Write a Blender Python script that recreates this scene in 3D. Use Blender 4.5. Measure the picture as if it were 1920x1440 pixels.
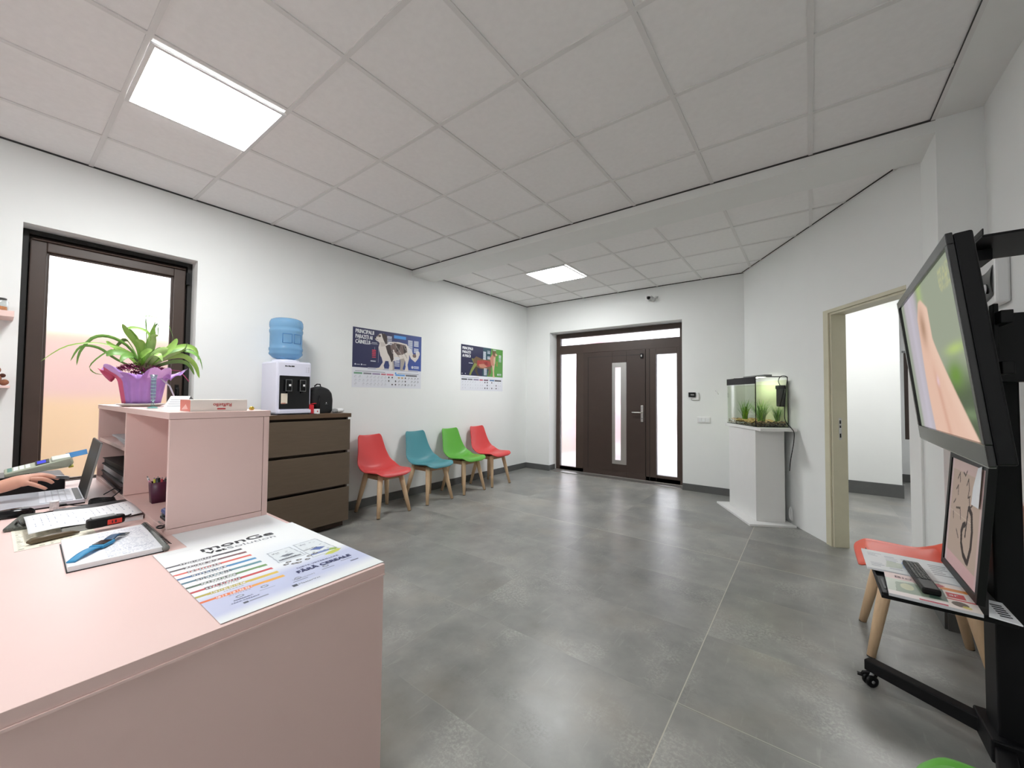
import bpy, bmesh, math, random
import numpy as np
from mathutils import Vector, Matrix
random.seed(7)
S = bpy.context.scene
for o in list(bpy.data.objects): bpy.data.objects.remove(o)
COL = S.collection
PI = math.pi

# ------------------------------------------------------------------ camera
cam_d = bpy.data.cameras.new('camera'); cam = bpy.data.objects.new('camera', cam_d); COL.objects.link(cam)
cam_d.sensor_width = 36.0; cam_d.sensor_fit = 'HORIZONTAL'; cam_d.lens = 739.78 * 36.0 / 1920.0
cam_d.clip_start = 0.02; cam_d.clip_end = 200
cam.matrix_world = Matrix(((0.79772, 0.01193, 0.60291, 4.1252), (0.60297, -0.02943, -0.79722, 0.0),
                           (0.00824, 0.99950, -0.03067, 1.2881), (0, 0, 0, 1)))
S.camera = cam
# ------------------------------------------------------------------ world and exposure
W = bpy.data.worlds.new('overcast_sky'); S.world = W; W.use_nodes = True
bg = W.node_tree.nodes['Background']; bg.inputs[0].default_value = (0.93, 0.96, 1.0, 1); bg.inputs[1].default_value = 1.5
S.view_settings.view_transform = 'Standard'; S.view_settings.look = 'None'
S.view_settings.gamma = 1.0; S.view_settings.use_curve_mapping = False
S.view_settings.exposure = 1.63
LED = 15.0      # strength of the ceiling panels

# ------------------------------------------------------------------ helpers
def lin(c):
    c = c / 255.0
    return c / 12.92 if c <= 0.04045 else ((c + 0.055) / 1.055) ** 2.4
def rgb(r, g, b): return (lin(r), lin(g), lin(b), 1.0)

def newmat(name):
    m = bpy.data.materials.new(name); m.use_nodes = True
    nt = m.node_tree; nt.nodes.clear()
    out = nt.nodes.new('ShaderNodeOutputMaterial')
    return m, nt, out
class NT:
    def __init__(s, nt): s.nt = nt
    def n(s, t, **k):
        x = s.nt.nodes.new(t)
        for a, b in k.items(): setattr(x, a, b)
        return x
    def put(s, sock, v):
        if hasattr(v, 'is_linked') or hasattr(v, 'links'): s.nt.links.new(v, sock)
        else: sock.default_value = v
    def math(s, op, a, b=0.0, c=None):
        x = s.n('ShaderNodeMath', operation=op); s.put(x.inputs[0], a); s.put(x.inputs[1], b)
        if c is not None: s.put(x.inputs[2], c)
        return x.outputs[0]
    def mix(s, f, a, b, blend='MIX'):
        x = s.n('ShaderNodeMix', data_type='RGBA', blend_type=blend)
        s.put(x.inputs[0], f); s.put(x.inputs[6], a); s.put(x.inputs[7], b); return x.outputs[2]
    def noise(s, vec, scale, detail=3.0, rough=0.5, dist=0.0):
        x = s.n('ShaderNodeTexNoise'); s.put(x.inputs['Vector'], vec); x.inputs['Scale'].default_value = scale
        x.inputs['Detail'].default_value = detail; x.inputs['Roughness'].default_value = rough
        x.inputs['Distortion'].default_value = dist; return x.outputs[0]
    def ramp(s, f, lo, hi, a=0.0, b=1.0):
        x = s.n('ShaderNodeMapRange'); s.put(x.inputs[0], f); x.inputs[1].default_value = lo; x.inputs[2].default_value = hi
        x.inputs[3].default_value = a; x.inputs[4].default_value = b; return x.outputs[0]
def mat(name, col, rough=0.5, metal=0.0, spec=0.5, var=0.0, vscale=8.0, stretch=(1, 1, 1), bump=0.0, bscale=60.0, coat=0.0):
    m, nt, out = newmat(name); N = NT(nt)
    p = N.n('ShaderNodeBsdfPrincipled'); nt.links.new(p.outputs[0], out.inputs[0])
    p.inputs['Roughness'].default_value = rough; p.inputs['Metallic'].default_value = metal
    p.inputs['Specular IOR Level'].default_value = spec; p.inputs['Coat Weight'].default_value = coat
    tc = N.n('ShaderNodeTexCoord'); mp = N.n('ShaderNodeMapping'); nt.links.new(tc.outputs['Object'], mp.inputs[0])
    mp.inputs['Scale'].default_value = stretch
    f = N.noise(mp.outputs[0], vscale, 4.0, 0.6)
    v = max(var, 0.01)
    dark = tuple(c * (1 - v) for c in col[:3]) + (1,); lite = tuple(min(1, c * (1 + v)) for c in col[:3]) + (1,)
    N.put(p.inputs['Base Color'], N.mix(N.ramp(f, 0.3, 0.7), dark, lite))
    if bump > 0:
        b = N.n('ShaderNodeBump'); b.inputs['Strength'].default_value = bump; b.inputs['Distance'].default_value = 0.002
        N.put(b.inputs['Height'], N.noise(tc.outputs['Object'], bscale, 4.0, 0.6)); nt.links.new(b.outputs[0], p.inputs['Normal'])
    return m
def emat(name, col, st):
    m, nt, out = newmat(name); e = nt.nodes.new('ShaderNodeEmission'); e.inputs[0].default_value = col; e.inputs[1].default_value = st
    nt.links.new(e.outputs[0], out.inputs[0]); return m
def thinglass(name, col=(1, 1, 1, 1), gloss=0.08, rough=0.02):
    m, nt, out = newmat(name); N = NT(nt)
    t = N.n('ShaderNodeBsdfTransparent'); t.inputs[0].default_value = col
    g = N.n('ShaderNodeBsdfGlossy'); g.inputs['Roughness'].default_value = rough
    fr = N.n('ShaderNodeLayerWeight'); fr.inputs[0].default_value = 0.5
    mx = N.n('ShaderNodeMixShader'); N.put(mx.inputs[0], N.math('ADD', N.math('MULTIPLY', N.math('POWER', fr.outputs[1], 4.0), 0.35), gloss * 0.4))
    nt.links.new(t.outputs[0], mx.inputs[1]); nt.links.new(g.outputs[0], mx.inputs[2]); nt.links.new(mx.outputs[0], out.inputs[0]); return m
def vcmat(name, rough=0.6, emit=None, coat=0.0):
    m, nt, out = newmat(name); N = NT(nt)
    a = N.n('ShaderNodeAttribute', attribute_name='col')
    if emit:
        e = N.n('ShaderNodeEmission'); e.inputs[1].default_value = emit; nt.links.new(a.outputs[0], e.inputs[0])
        g = N.n('ShaderNodeBsdfGlossy'); g.inputs['Roughness'].default_value = 0.05
        mx = N.n('ShaderNodeMixShader'); mx.inputs[0].default_value = 0.05
        nt.links.new(e.outputs[0], mx.inputs[1]); nt.links.new(g.outputs[0], mx.inputs[2]); nt.links.new(mx.outputs[0], out.inputs[0])
    else:
        p = N.n('ShaderNodeBsdfPrincipled'); p.inputs['Roughness'].default_value = rough; p.inputs['Coat Weight'].default_value = coat
        nt.links.new(a.outputs[0], p.inputs['Base Color']); nt.links.new(p.outputs[0], out.inputs[0])
    return m

class B:
    """collects shapes with materials and links them as ONE mesh object"""
    def __init__(s): s.v = []; s.f = []; s.m = []; s.mats = []; s.sm = []
    def mi(s, m):
        if m not in s.mats: s.mats.append(m)
        return s.mats.index(m)
    def add(s, vs, fs, m, smooth=False):
        o = len(s.v); s.v += [tuple(v) for v in vs]; k = s.mi(m)
        for f in fs: s.f.append([i + o for i in f]); s.m.append(k); s.sm.append(smooth)
        return s
    def box(s, a, b, m, M=None):
        x0, y0, z0 = a; x1, y1, z1 = b
        vs = [(x0,y0,z0),(x1,y0,z0),(x1,y1,z0),(x0,y1,z0),(x0,y0,z1),(x1,y0,z1),(x1,y1,z1),(x0,y1,z1)]
        if M is not None: vs = [M @ Vector(v) for v in vs]
        return s.add(vs, [(3,2,1,0),(4,5,6,7),(0,1,5,4),(1,2,6,5),(2,3,7,6),(3,0,4,7)], m)
    def tube(s, pts, r, m, n=8, cap=True, smooth=True):
        pts = [Vector(p) for p in pts]; rs = r if isinstance(r, (list, tuple)) else [r] * len(pts)
        vs = []; fs = []; prev = None
        for i, p in enumerate(pts):
            t = (pts[min(i + 1, len(pts) - 1)] - pts[max(i - 1, 0)])
            if t.length < 1e-9: t = Vector((0, 0, 1))
            t.normalize()
            if prev is None:
                a = Vector((0, 0, 1)) if abs(t.z) < 0.9 else Vector((1, 0, 0)); a = a.cross(t).normalized()
            else:
                a = prev - t * prev.dot(t)
                a = a.normalized() if a.length > 1e-6 else t.orthogonal().normalized()
            prev = a; b = t.cross(a)
            for k in range(n):
                an = 2 * PI * k / n + PI / n; vs.append(p + (a * math.cos(an) + b * math.sin(an)) * rs[i])
        for i in range(len(pts) - 1):
            for k in range(n):
                fs.append((i*n+k, i*n+(k+1)%n, (i+1)*n+(k+1)%n, (i+1)*n+k))
        if cap: fs.append(tuple(range(n))[::-1]); fs.append(tuple((len(pts)-1)*n + k for k in range(n)))
        return s.add(vs, fs, m, smooth)
    def lathe(s, prof, m, c=(0,0,0), n=32, M=None, sx=1.0, sy=1.0):
        vs = []; fs = []
        for (r, z) in prof:
            for k in range(n):
                a = 2*PI*k/n; v = Vector((c[0]+r*sx*math.cos(a), c[1]+r*sy*math.sin(a), c[2]+z)); vs.append(M @ v if M is not None else v)
        for i in range(len(prof)-1):
            for k in range(n): fs.append((i*n+k, i*n+(k+1)%n, (i+1)*n+(k+1)%n, (i+1)*n+k))
        if prof[0][0] > 1e-4: fs.append(tuple(range(n))[::-1])
        if prof[-1][0] > 1e-4: fs.append(tuple((len(prof)-1)*n+k for k in range(n)))
        return s.add(vs, fs, m, True)
    def prism(s, poly, z0, z1, m, M=None):
        n = len(poly); vs = [Vector((x, y, z0)) for x, y in poly] + [Vector((x, y, z1)) for x, y in poly]
        if M is not None: vs = [M @ v for v in vs]
        return s.add(vs, [tuple(range(n))[::-1], tuple(range(n, 2*n))] + [(i, (i+1)%n, n+(i+1)%n, n+i) for i in range(n)], m)
    def grid(s, fn, nu, nv, m, closeu=False, smooth=True):
        vs = [fn(i/(nu if closeu else nu-1), j/(nv-1)) for j in range(nv) for i in range(nu)]
        fs = []
        for j in range(nv-1):
            for i in range(nu if closeu else nu-1):
                a = j*nu+i; b = j*nu+(i+1)%nu; fs.append((a, b, b+nu, a+nu))
        return s.add(vs, fs, m, smooth)
    def text(s, txt, size, O, U, V, m, width=None, align='LEFT', depth=0.0):
        vs, fs = text_geo(txt)
        if not vs: return s
        U = Vector(U).normalized(); V = Vector(V).normalized(); O = Vector(O)
        xs = [v[0] for v in vs]; w = max(xs) - min(xs); x0 = min(xs)
        sx = size if width is None else width / w
        off = 0 if align == 'LEFT' else -w * sx / 2
        return s.add([O + U * ((v[0]-x0) * sx + off) + V * (v[1] * size) for v in vs], fs, m)
    def build(s, name, parent=None, bevel=0.0, solid=0.0, sub=0, loc=None, auto=True):
        me = bpy.data.meshes.new(name); me.from_pydata(s.v, [], s.f)
        for m in s.mats: me.materials.append(m)
        me.polygons.foreach_set('material_index', s.m); me.polygons.foreach_set('use_smooth', s.sm); me.update()
        o = bpy.data.objects.new(name, me); COL.objects.link(o)
        if parent is not None: o.parent = parent
        if loc: o.location = loc
        if solid: q = o.modifiers.new('solid', 'SOLIDIFY'); q.thickness = solid; q.offset = 0
        if sub: q = o.modifiers.new('sub', 'SUBSURF'); q.levels = sub; q.render_levels = sub
        if bevel:
            q = o.modifiers.new('bevel', 'BEVEL'); q.width = bevel; q.segments = 2; q.limit_method = 'ANGLE'; q.angle_limit = 0.6
        return o
_tc = {}
def text_geo(txt):
    if txt in _tc: return _tc[txt]
    cu = bpy.data.curves.new('t', 'FONT'); cu.body = txt; cu.size = 1.0; cu.resolution_u = 3
    ob = bpy.data.objects.new('t', cu); me = bpy.data.meshes.new_from_object(ob)
    r = ([tuple(v.co) for v in me.vertices], [tuple(p.vertices) for p in me.polygons])
    bpy.data.objects.remove(ob); bpy.data.meshes.remove(me); bpy.data.curves.remove(cu)
    _tc[txt] = r; return r
def thing(name, label, cat, loc=(0,0,0), rz=0.0, group=None):
    o = bpy.data.objects.new(name, None); COL.objects.link(o); o.empty_display_size = 0.1
    o.location = loc; o.rotation_euler = (0, 0, rz); o['label'] = label; o['category'] = cat
    if group: o['group'] = group
    return o
def tag(o, label, cat, group=None, kind=None):
    o['label'] = label; o['category'] = cat
    if group: o['group'] = group
    if kind: o['kind'] = kind
    return o
def struct(o): o['kind'] = 'structure'; return o

class Canvas:
    """small printed picture: a fine grid of coloured vertices"""
    def __init__(s, w, h, c): s.w = w; s.h = h; s.a = np.zeros((h, w, 3)); s.a[:] = c; s.Y, s.X = np.mgrid[0:h, 0:w]; s.u = (s.X+.5)/w; s.v = (s.Y+.5)/h
    def mask_poly(s, pts):
        ins = np.zeros((s.h, s.w), bool); n = len(pts)
        for i in range(n):
            x1, y1 = pts[i]; x2, y2 = pts[(i+1) % n]
            if y1 == y2: continue
            c = ((s.v > y1) != (s.v > y2)) & (s.u < (x2-x1)*(s.v-y1)/(y2-y1)+x1); ins ^= c
        return ins
    def fill(s, mk, c, al=1.0): s.a[mk] = s.a[mk]*(1-al) + np.array(c[:3])*al
    def poly(s, pts, c, al=1.0): s.fill(s.mask_poly(pts), c, al)
    def rect(s, u0, v0, u1, v1, c, al=1.0): s.fill((s.u >= u0) & (s.u <= u1) & (s.v >= v0) & (s.v <= v1), c, al)
    def ell(s, cu, cv, ru, rv, c, al=1.0): s.fill(((s.u-cu)/ru)**2 + ((s.v-cv)/rv)**2 < 1, c, al)
    def line(s, pts, r, c, al=1.0, asp=1.0):
        for (x1, y1), (x2, y2) in zip(pts[:-1], pts[1:]):
            dx, dy = (x2-x1)*asp, y2-y1; L = dx*dx+dy*dy+1e-12
            t = np.clip(((s.u-x1)*asp*dx+(s.v-y1)*dy)/L, 0, 1)
            s.fill(((s.u-x1)*asp-t*dx)**2+(s.v-y1-t*dy)**2 < r*r, c, al)
    def blur(s, k):
        for _ in range(k):
            p = np.pad(s.a, ((1,1),(1,1),(0,0)), 'edge'); s.a = (p[:-2,1:-1]+p[2:,1:-1]+p[1:-1,:-2]+p[1:-1,2:]+p[1:-1,1:-1])/5
    def build(s, name, O, U, V, m, parent=None):
        O = np.array(O, float); U = np.array(U, float); V = np.array(V, float)
        h, w = s.h, s.w; gu = np.arange(w)/(w-1); gv = np.arange(h)/(h-1)
        P = O + gu[None,:,None]*U + gv[:,None,None]*V
        P = P.reshape(-1, 3); idx = np.arange(h*w).reshape(h, w)
        F = np.stack([idx[:-1,:-1], idx[:-1,1:], idx[1:,1:], idx[1:,:-1]], -1).reshape(-1, 4)
        me = bpy.data.meshes.new(name); me.from_pydata(P.tolist(), [], F.tolist())
        at = me.color_attributes.new('col', 'FLOAT_COLOR', 'POINT')
        c = np.ones((h*w, 4)); c[:, :3] = np.clip(s.a, 0, 1).reshape(-1, 3); at.data.foreach_set('color', c.ravel())
        me.materials.append(m); me.update()
        o = bpy.data.objects.new(name, me); COL.objects.link(o); o.parent = parent; return o
# ------------------------------------------------------------------ materials
WALL = mat('white_wall_paint', (0.87, 0.885, 0.875, 1), 0.75, var=0.015, vscale=1.5, bump=0.08, bscale=120, spec=0.25)
WALLB = mat('white_plaster', (0.87, 0.88, 0.865, 1), 0.8, spec=0.2)
SKIRT = mat('grey_tile_baseboard', rgb(92, 93, 92), 0.45, var=0.08)
TILEC = mat('ceiling_tile', (0.92, 0.91, 0.905, 1), 0.85, var=0.02, vscale=30, bump=0.15, bscale=200, spec=0.2)
TBAR = mat('ceiling_t_bar', (0.80, 0.79, 0.78, 1), 0.6, spec=0.3)
GAPSHADE = mat('painted_gap_shade', (0.05, 0.05, 0.05, 1), 0.9)
BROWN = mat('dark_brown_frame', rgb(66, 52, 45), 0.45, var=0.06)
BROWN2 = mat('dark_brown_door_leaf', rgb(58, 44, 38), 0.5, var=0.05)
BLACKR = mat('black_rebate', rgb(28, 26, 24), 0.6)
CREAM = mat('cream_door_casing', rgb(208, 203, 178), 0.5, var=0.03)
WHITEP = mat('white_plastic', (0.82, 0.82, 0.82, 1), 0.35)
STEEL = mat('brushed_steel', (0.55, 0.54, 0.52, 1), 0.35, 0.9)
PINK = mat('pink_laminate', rgb(236, 205, 199), 0.42, var=0.012, vscale=3)
PINKE = mat('pale_pink_edging', rgb(244, 214, 208), 0.45)
DRK = mat('taupe_laminate', rgb(96, 82, 67), 0.5, var=0.07, vscale=6, stretch=(1, 1, 12))
DRT = mat('walnut_top', rgb(92, 70, 50), 0.5, var=0.12, vscale=6, stretch=(6, 1, 6))
DRD = mat('dark_brown_recess', rgb(58, 42, 30), 0.6)
WOOD = mat('beech_wood', rgb(222, 190, 152), 0.5, var=0.08, vscale=10, stretch=(4, 4, 0.6))
WOODD = mat('beech_apron', rgb(176, 138, 104), 0.55, var=0.08)
RED = mat('red_plastic', rgb(212, 74, 74), 0.42, spec=0.4)
TEAL = mat('teal_plastic', rgb(78, 144, 154), 0.42, spec=0.4)
GREEN = mat('green_plastic', rgb(98, 172, 66), 0.42, spec=0.4)
CORAL = mat('coral_plastic', rgb(232, 96, 74), 0.42, spec=0.4)
BLK = mat('black_plastic', (0.007, 0.007, 0.008, 1), 0.4, spec=.22)
BLKM = mat('black_steel', (0.006, 0.006, 0.007, 1), 0.5, 0.0, spec=.2, var=0.1)
BLKG = mat('glossy_black', (0.006, 0.006, 0.007, 1), 0.10, spec=.4)
BLKF = mat('black_fabric', (0.012, 0.012, 0.013, 1), 0.85, bump=0.3, bscale=400)
GREY = mat('grey_plastic', rgb(140, 142, 142), 0.45)
DGREY = mat('dark_grey_plastic', rgb(62, 64, 62), 0.5)
PAPER = mat('white_paper', rgb(238, 240, 243), 0.75, var=0.01)
PAPERG = mat('grey_paper', rgb(205, 205, 210), 0.8, var=0.03)
INK = mat('black_ink', rgb(40, 42, 48), 0.7)
INKG = mat('grey_ink', rgb(120, 124, 134), 0.7)
INKB = mat('navy_ink', rgb(60, 66, 110), 0.7)
PRINT = vcmat('printed_paper', 0.45, coat=0.1)
PRINTM = vcmat('printed_matt_paper', 0.7)
SCREEN = vcmat('tv_picture', emit=0.31)

# floor: large grey stone-look tiles with printed patches
def floor_mat():
    m, nt, out = newmat('grey_stone_floor_tile'); N = NT(nt)
    p = N.n('ShaderNodeBsdfPrincipled'); nt.links.new(p.outputs[0], out.inputs[0])
    tc = N.n('ShaderNodeTexCoord'); O = tc.outputs['Object']
    sp = N.n('ShaderNodeSeparateXYZ'); nt.links.new(O, sp.inputs[0])
    X = N.math('DIVIDE', N.math('ADD', sp.outputs[0], -1.22*3+12.2), 1.22); Y = N.math('DIVIDE', N.math('ADD', sp.outputs[1], -3.61+6.1), 0.61)
    cb = N.n('ShaderNodeCombineXYZ'); N.put(cb.inputs[0], N.math('FLOOR', X)); N.put(cb.inputs[1], N.math('FLOOR', Y))
    wn = N.n('ShaderNodeTexWhiteNoise', noise_dimensions='3D'); nt.links.new(cb.outputs[0], wn.inputs[0])
    sh = N.n('ShaderNodeVectorMath', operation='MULTIPLY_ADD'); nt.links.new(wn.outputs[1], sh.inputs[0]); sh.inputs[1].default_value = (9, 9, 9); nt.links.new(O, sh.inputs[2])
    big = N.noise(sh.outputs[0], 1.3, 4.0, 0.55); mid = N.noise(sh.outputs[0], 5.5, 5.0, 0.6); fine = N.noise(O, 70.0, 4.0, 0.75)
    f = N.math('ADD', N.math('MULTIPLY', big, 0.55), N.math('MULTIPLY', mid, 0.45))
    c = N.mix(N.ramp(f, 0.36, 0.66), rgb(120, 121, 118), rgb(158, 157, 152))
    c = N.mix(N.math('MULTIPLY', N.ramp(N.noise(sh.outputs[0], 2.2, 3.0, 0.5), 0.52, 0.70), 0.30), c, rgb(158, 148, 132))
    pit = N.math('MULTIPLY', N.ramp(N.noise(sh.outputs[0], 2.6, 3.0, 0.6), 0.54, 0.68), N.ramp(fine, 0.46, 0.60))
    c = N.mix(N.math('MULTIPLY', pit, 0.42), c, rgb(196, 197, 188))
    dk = N.math('MULTIPLY', N.ramp(N.noise(sh.outputs[0], 3.3, 4.0, 0.6), 0.55, 0.70), N.ramp(fine, 0.54, 0.42))
    c = N.mix(N.math('MULTIPLY', dk, 0.30), c, rgb(74, 75, 72))
    mp = N.n('ShaderNodeMapping'); nt.links.new(O, mp.inputs[0]); mp.inputs['Rotation'].default_value = (0, 0, 0.6); mp.inputs['Scale'].default_value = (14, 1.6, 1)
    c = N.mix(N.math('MULTIPLY', N.ramp(N.noise(mp.outputs[0], 3.0, 4.0, 0.6), 0.60, 0.70), 0.16), c, rgb(190, 190, 182))
    c = N.mix(N.ramp(wn.outputs[0], 0, 1, 0.0, 0.16), c, rgb(90, 92, 92))
    # grout: bright where the real joints are, faint at the printed ones
    def joint(coord, width):
        fr = N.math('FRACT', coord); d = N.math('MINIMUM', fr, N.math('SUBTRACT', 1.0, fr)); return N.math('LESS_THAN', d, width)
    def single(v, at, w): return N.math('LESS_THAN', N.math('ABSOLUTE', N.math('SUBTRACT', v, at)), w)
    gx = single(sp.outputs[0], 3.66, 0.0022); gy = single(sp.outputs[1], 3.61, 0.0024)
    gy3 = N.math('MULTIPLY', N.math('MULTIPLY', single(sp.outputs[1], 1.79, 0.0022), N.math('GREATER_THAN', sp.outputs[0], 3.66)), 0.6)
    gy = N.math('MAXIMUM', gy, gy3)
    fx = joint(X, 0.0016); fy = joint(Y, 0.0032)
    brk = N.ramp(N.noise(O, 4.0, 2.0, 0.5), 0.45, 0.6)
    c = N.mix(N.math('MULTIPLY', N.math('MULTIPLY', N.math('MAXIMUM', fx, fy), brk), 0.32), c, rgb(170, 168, 158))
    c = N.mix(N.math('MULTIPLY', N.math('MAXIMUM', gx, gy), 0.85), c, rgb(196, 192, 178))
    N.put(p.inputs['Base Color'], c)
    N.put(p.inputs['Roughness'], N.ramp(mid, 0.3, 0.7, 0.285, 0.37)); p.inputs['Specular IOR Level'].default_value = 0.45
    b = N.n('ShaderNodeBump'); b.inputs['Strength'].default_value = 0.12; b.inputs['Distance'].default_value = 0.001
    N.put(b.inputs['Height'], N.math('ADD', N.math('MULTIPLY', fine, 0.5), mid)); nt.links.new(b.outputs[0], p.inputs['Normal'])
    return m
FLOOR = floor_mat()
def frosted(name, tint, r, tr=0.18):
    m, nt, out = newmat(name); N = NT(nt)
    g = N.n('ShaderNodeBsdfRefraction'); g.inputs['Color'].default_value = tint; g.inputs['Roughness'].default_value = r; g.inputs['IOR'].default_value = 1.12
    t = N.n('ShaderNodeBsdfTranslucent'); t.inputs[0].default_value = tint
    mx = N.n('ShaderNodeMixShader'); mx.inputs[0].default_value = tr; nt.links.new(g.outputs[0], mx.inputs[1]); nt.links.new(t.outputs[0], mx.inputs[2])
    gl = N.n('ShaderNodeBsdfGlossy'); gl.inputs['Roughness'].default_value = 0.15
    m2 = N.n('ShaderNodeMixShader'); m2.inputs[0].default_value = 0.04; nt.links.new(mx.outputs[0], m2.inputs[1]); nt.links.new(gl.outputs[0], m2.inputs[2])
    nt.links.new(m2.outputs[0], out.inputs[0]); return m
FROST = frosted('frosted_glass', (0.97, 0.97, 0.97, 1), 0.38, 0.04)
FROSTD = frosted('frosted_door_glass', (0.97, 0.96, 0.98, 1), 0.38)

# ------------------------------------------------------------------ room shell
H = 2.92; D = 5.884; XR = 4.725; XW = 4.912; YN = -3.2
YB0, YB1 = 3.277, 3.640      # cross beam
def slab(name, boxes, m=WALL, bevel=0):
    b = B()
    for a, c in boxes: b.box(a, c, m)
    return struct(b.build(name, bevel=bevel))
fl = B(); fl.box((-0.3, YN-.2, -0.1), (8.0, 9.2, 0.0), FLOOR); struct(fl.build('floor'))
# left wall with window opening y .10-1.03, z .55-2.41
slab('wall_left', [((-.30, YN, 0), (0, .10, H)), ((-.30, 1.03, 0), (0, D+.3, H)), ((-.30, .10, 0), (0, 1.03, .55)), ((-.30, .10, 2.41), (0, 1.03, H))])
# entrance wall with door opening x .495-2.685, z 0-2.40
slab('wall_back', [((-.001, D, 0), (.495, D+.30, H)), ((2.685, D, 0), (3.46, D+.30, H)), ((.495, D, 2.40), (2.685, D+.30, H))])
slab('wall_near', [((-.30, YN-.2, 0), (XW+.2, YN, H))])
slab('wall_right', [((XW, YN, 0), (XW+.2, YB0+.19, H))])
slab('wall_pillar', [((XR, YB0, 0), (XW+.2, YB1+.03, H))])
U = Vector((.502, -.865, 0)); Nn = Vector((-.865, -.502, 0)); P0 = Vector((3.452, 5.875, 0))
MD = Matrix.Translation(P0) @ Matrix(((U.x, Nn.x, 0, 0), (U.y, Nn.y, 0, 0), (0, 0, 1, 0), (0, 0, 0, 1)))   # local x along wall, y out of wall
def dslab(name, boxes, m=WALL, kind=True, bevel=0):
    b = B()
    for a, c in boxes: b.box(a, c, m, MD)
    o = b.build(name, bevel=bevel)
    return struct(o) if kind else o
DO0, DO1, DH = 1.625, 2.425, 2.045
dslab('wall_diagonal', [((-.0, -.12, 0), (DO0-.0, 0, H)), ((DO1, -.12, 0), (2.56, 0, H)), ((DO0, -.12, DH), (DO1, 0, H))])
# adjoining room
slab('wall_adjoining_front', [((3.2, 7.20, 0), (5.068, 7.34, H)), ((4.93, 7.34, 0), (5.068, 8.65, H))])
slab('wall_adjoining_back', [((4.9, 8.65, 0), (5.30, 8.85, H)), ((6.6, 8.65, 0), (7.7, 8.85, H)), ((5.30, 8.65, 0), (6.6, 8.85, .66)), ((5.30, 8.65, 2.02), (6.6, 8.85, H))])
slab('wall_adjoining_right', [((7.5, 3.67, 0), (7.7, 8.65, H))])
slab('wall_adjoining_left', [((3.2, D+.3, 0), (3.4, 7.2, H))])
slab('wall_adjoining_near', [((XW+.19, 3.47, 0), (7.7, 3.67, H))])
# ceiling: tiles lie on a T-bar grid
gx = [1.7453 + .6*i for i in range(-2, 5)]; gy = [1.592 + .6*j for j in range(-8, 3)]; gy2 = [YB1+.60, YB1+1.20, YB1+1.80]
c = B()
def ceiling_zone(x0, x1, y0, y1, ys):
    c.box((x0, y0, H+.006), (x1, y1, H+.03), TILEC)
    for x in gx:
        if x0 < x < x1: c.box((x-.012, y0, H), (x+.012, y1, H+.006), TBAR)
    xs = [x0] + [x for x in gx if x0 < x < x1] + [x1]
    for y in ys:
        if y0 < y < y1:
            for a, b_ in zip(xs[:-1], xs[1:]):
                c.box((a+(.012 if a != x0 else 0), y-.012, H), (b_-(.012 if b_ != x1 else 0), y+.012, H+.006), TBAR)
ceiling_zone(0, XR, YN, YB0, gy)
ceiling_zone(0, XR, YB1, D+.02, gy2)
c.box((-.3, YN-.2, H+.032), (8.0, 9.2, H+.10), WALLB)
struct(c.build('ceiling'))
# wall angle of the ceiling; dark strips paint the shade of its gap
t = B()
t.box((0, YN, H-.005), (.005, YB0, H+.006), GAPSHADE); t.box((0, YB0-.006, H-.004), (XR, YB0-.0005, H+.006), GAPSHADE)
t.box((0, YB1, H-.005), (.005, D, H+.006), GAPSHADE); t.box((0, D-.005, H-.005), (3.45, D, H+.006), GAPSHADE)
struct(t.build('trim_1'))
t = B(); t.box((XR-.02, YN, H-.003), (XR, YB0-.006, H+.006), TBAR); t.box((XR-.0225, YN, H-.004), (XR-.02, YB0-.006, H+.006), GAPSHADE); struct(t.build('trim_2'))
t = B(); t.box((0, .0, H-.003), (2.35, .022, H+.006), TBAR, MD); t.box((0, .022, H-.004), (2.35, .0245, H+.006), GAPSHADE, MD); struct(t.build('trim_3'))
# plaster beam across the room and plaster soffit strip beside the right wall
slab('ceiling_beam', [((0.0005, YB0, H-.075), (XR+.0, YB1, H+.03))], WALLB)
slab('ceiling_soffit', [((XR, YN, H-.001), (XW, YB0, H+.03))], WALLB)
slab('ceiling_adjoining', [((XR+.0, YB1+.04, H+.0), (7.5, 8.65, H+.03)), ((3.4, D+.31, H), (XR, 8.65, H+.03))], WALLB)
# baseboards
b = B(); b.box((0.0, 1.031, 0), (.012, D, .095), SKIRT); struct(b.build('baseboard_left'))
b = B(); b.box((.012, D-.012, 0), (.495, D, .095), SKIRT); b.box((.483, D, 0), (.4951, D+.20, .095), SKIRT); b.box((2.685, D-.012, 0), (3.44, D, .095), SKIRT); struct(b.build('baseboard_back'))
b = B(); b.box((XR, YB0-.012, 0), (XW, YB0, .095), SKIRT); b.box((XW-.012, YN, 0), (XW, YB0-.012, .095), SKIRT); b.box((XR-.012, YB0, 0), (XR, YB1, .095), SKIRT); struct(b.build('baseboard_right'))
b = B(); b.box((3.41, 7.186, 0), (5.082, 7.2, .17), SKIRT); b.box((5.068, 7.2, 0), (5.082, 8.636, .17), SKIRT); struct(b.build('baseboard_adjoining'))
b = B(); b.box((5.083, 8.636, 0), (7.5, 8.65, .12), SKIRT); struct(b.build('baseboard_far'))
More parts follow.
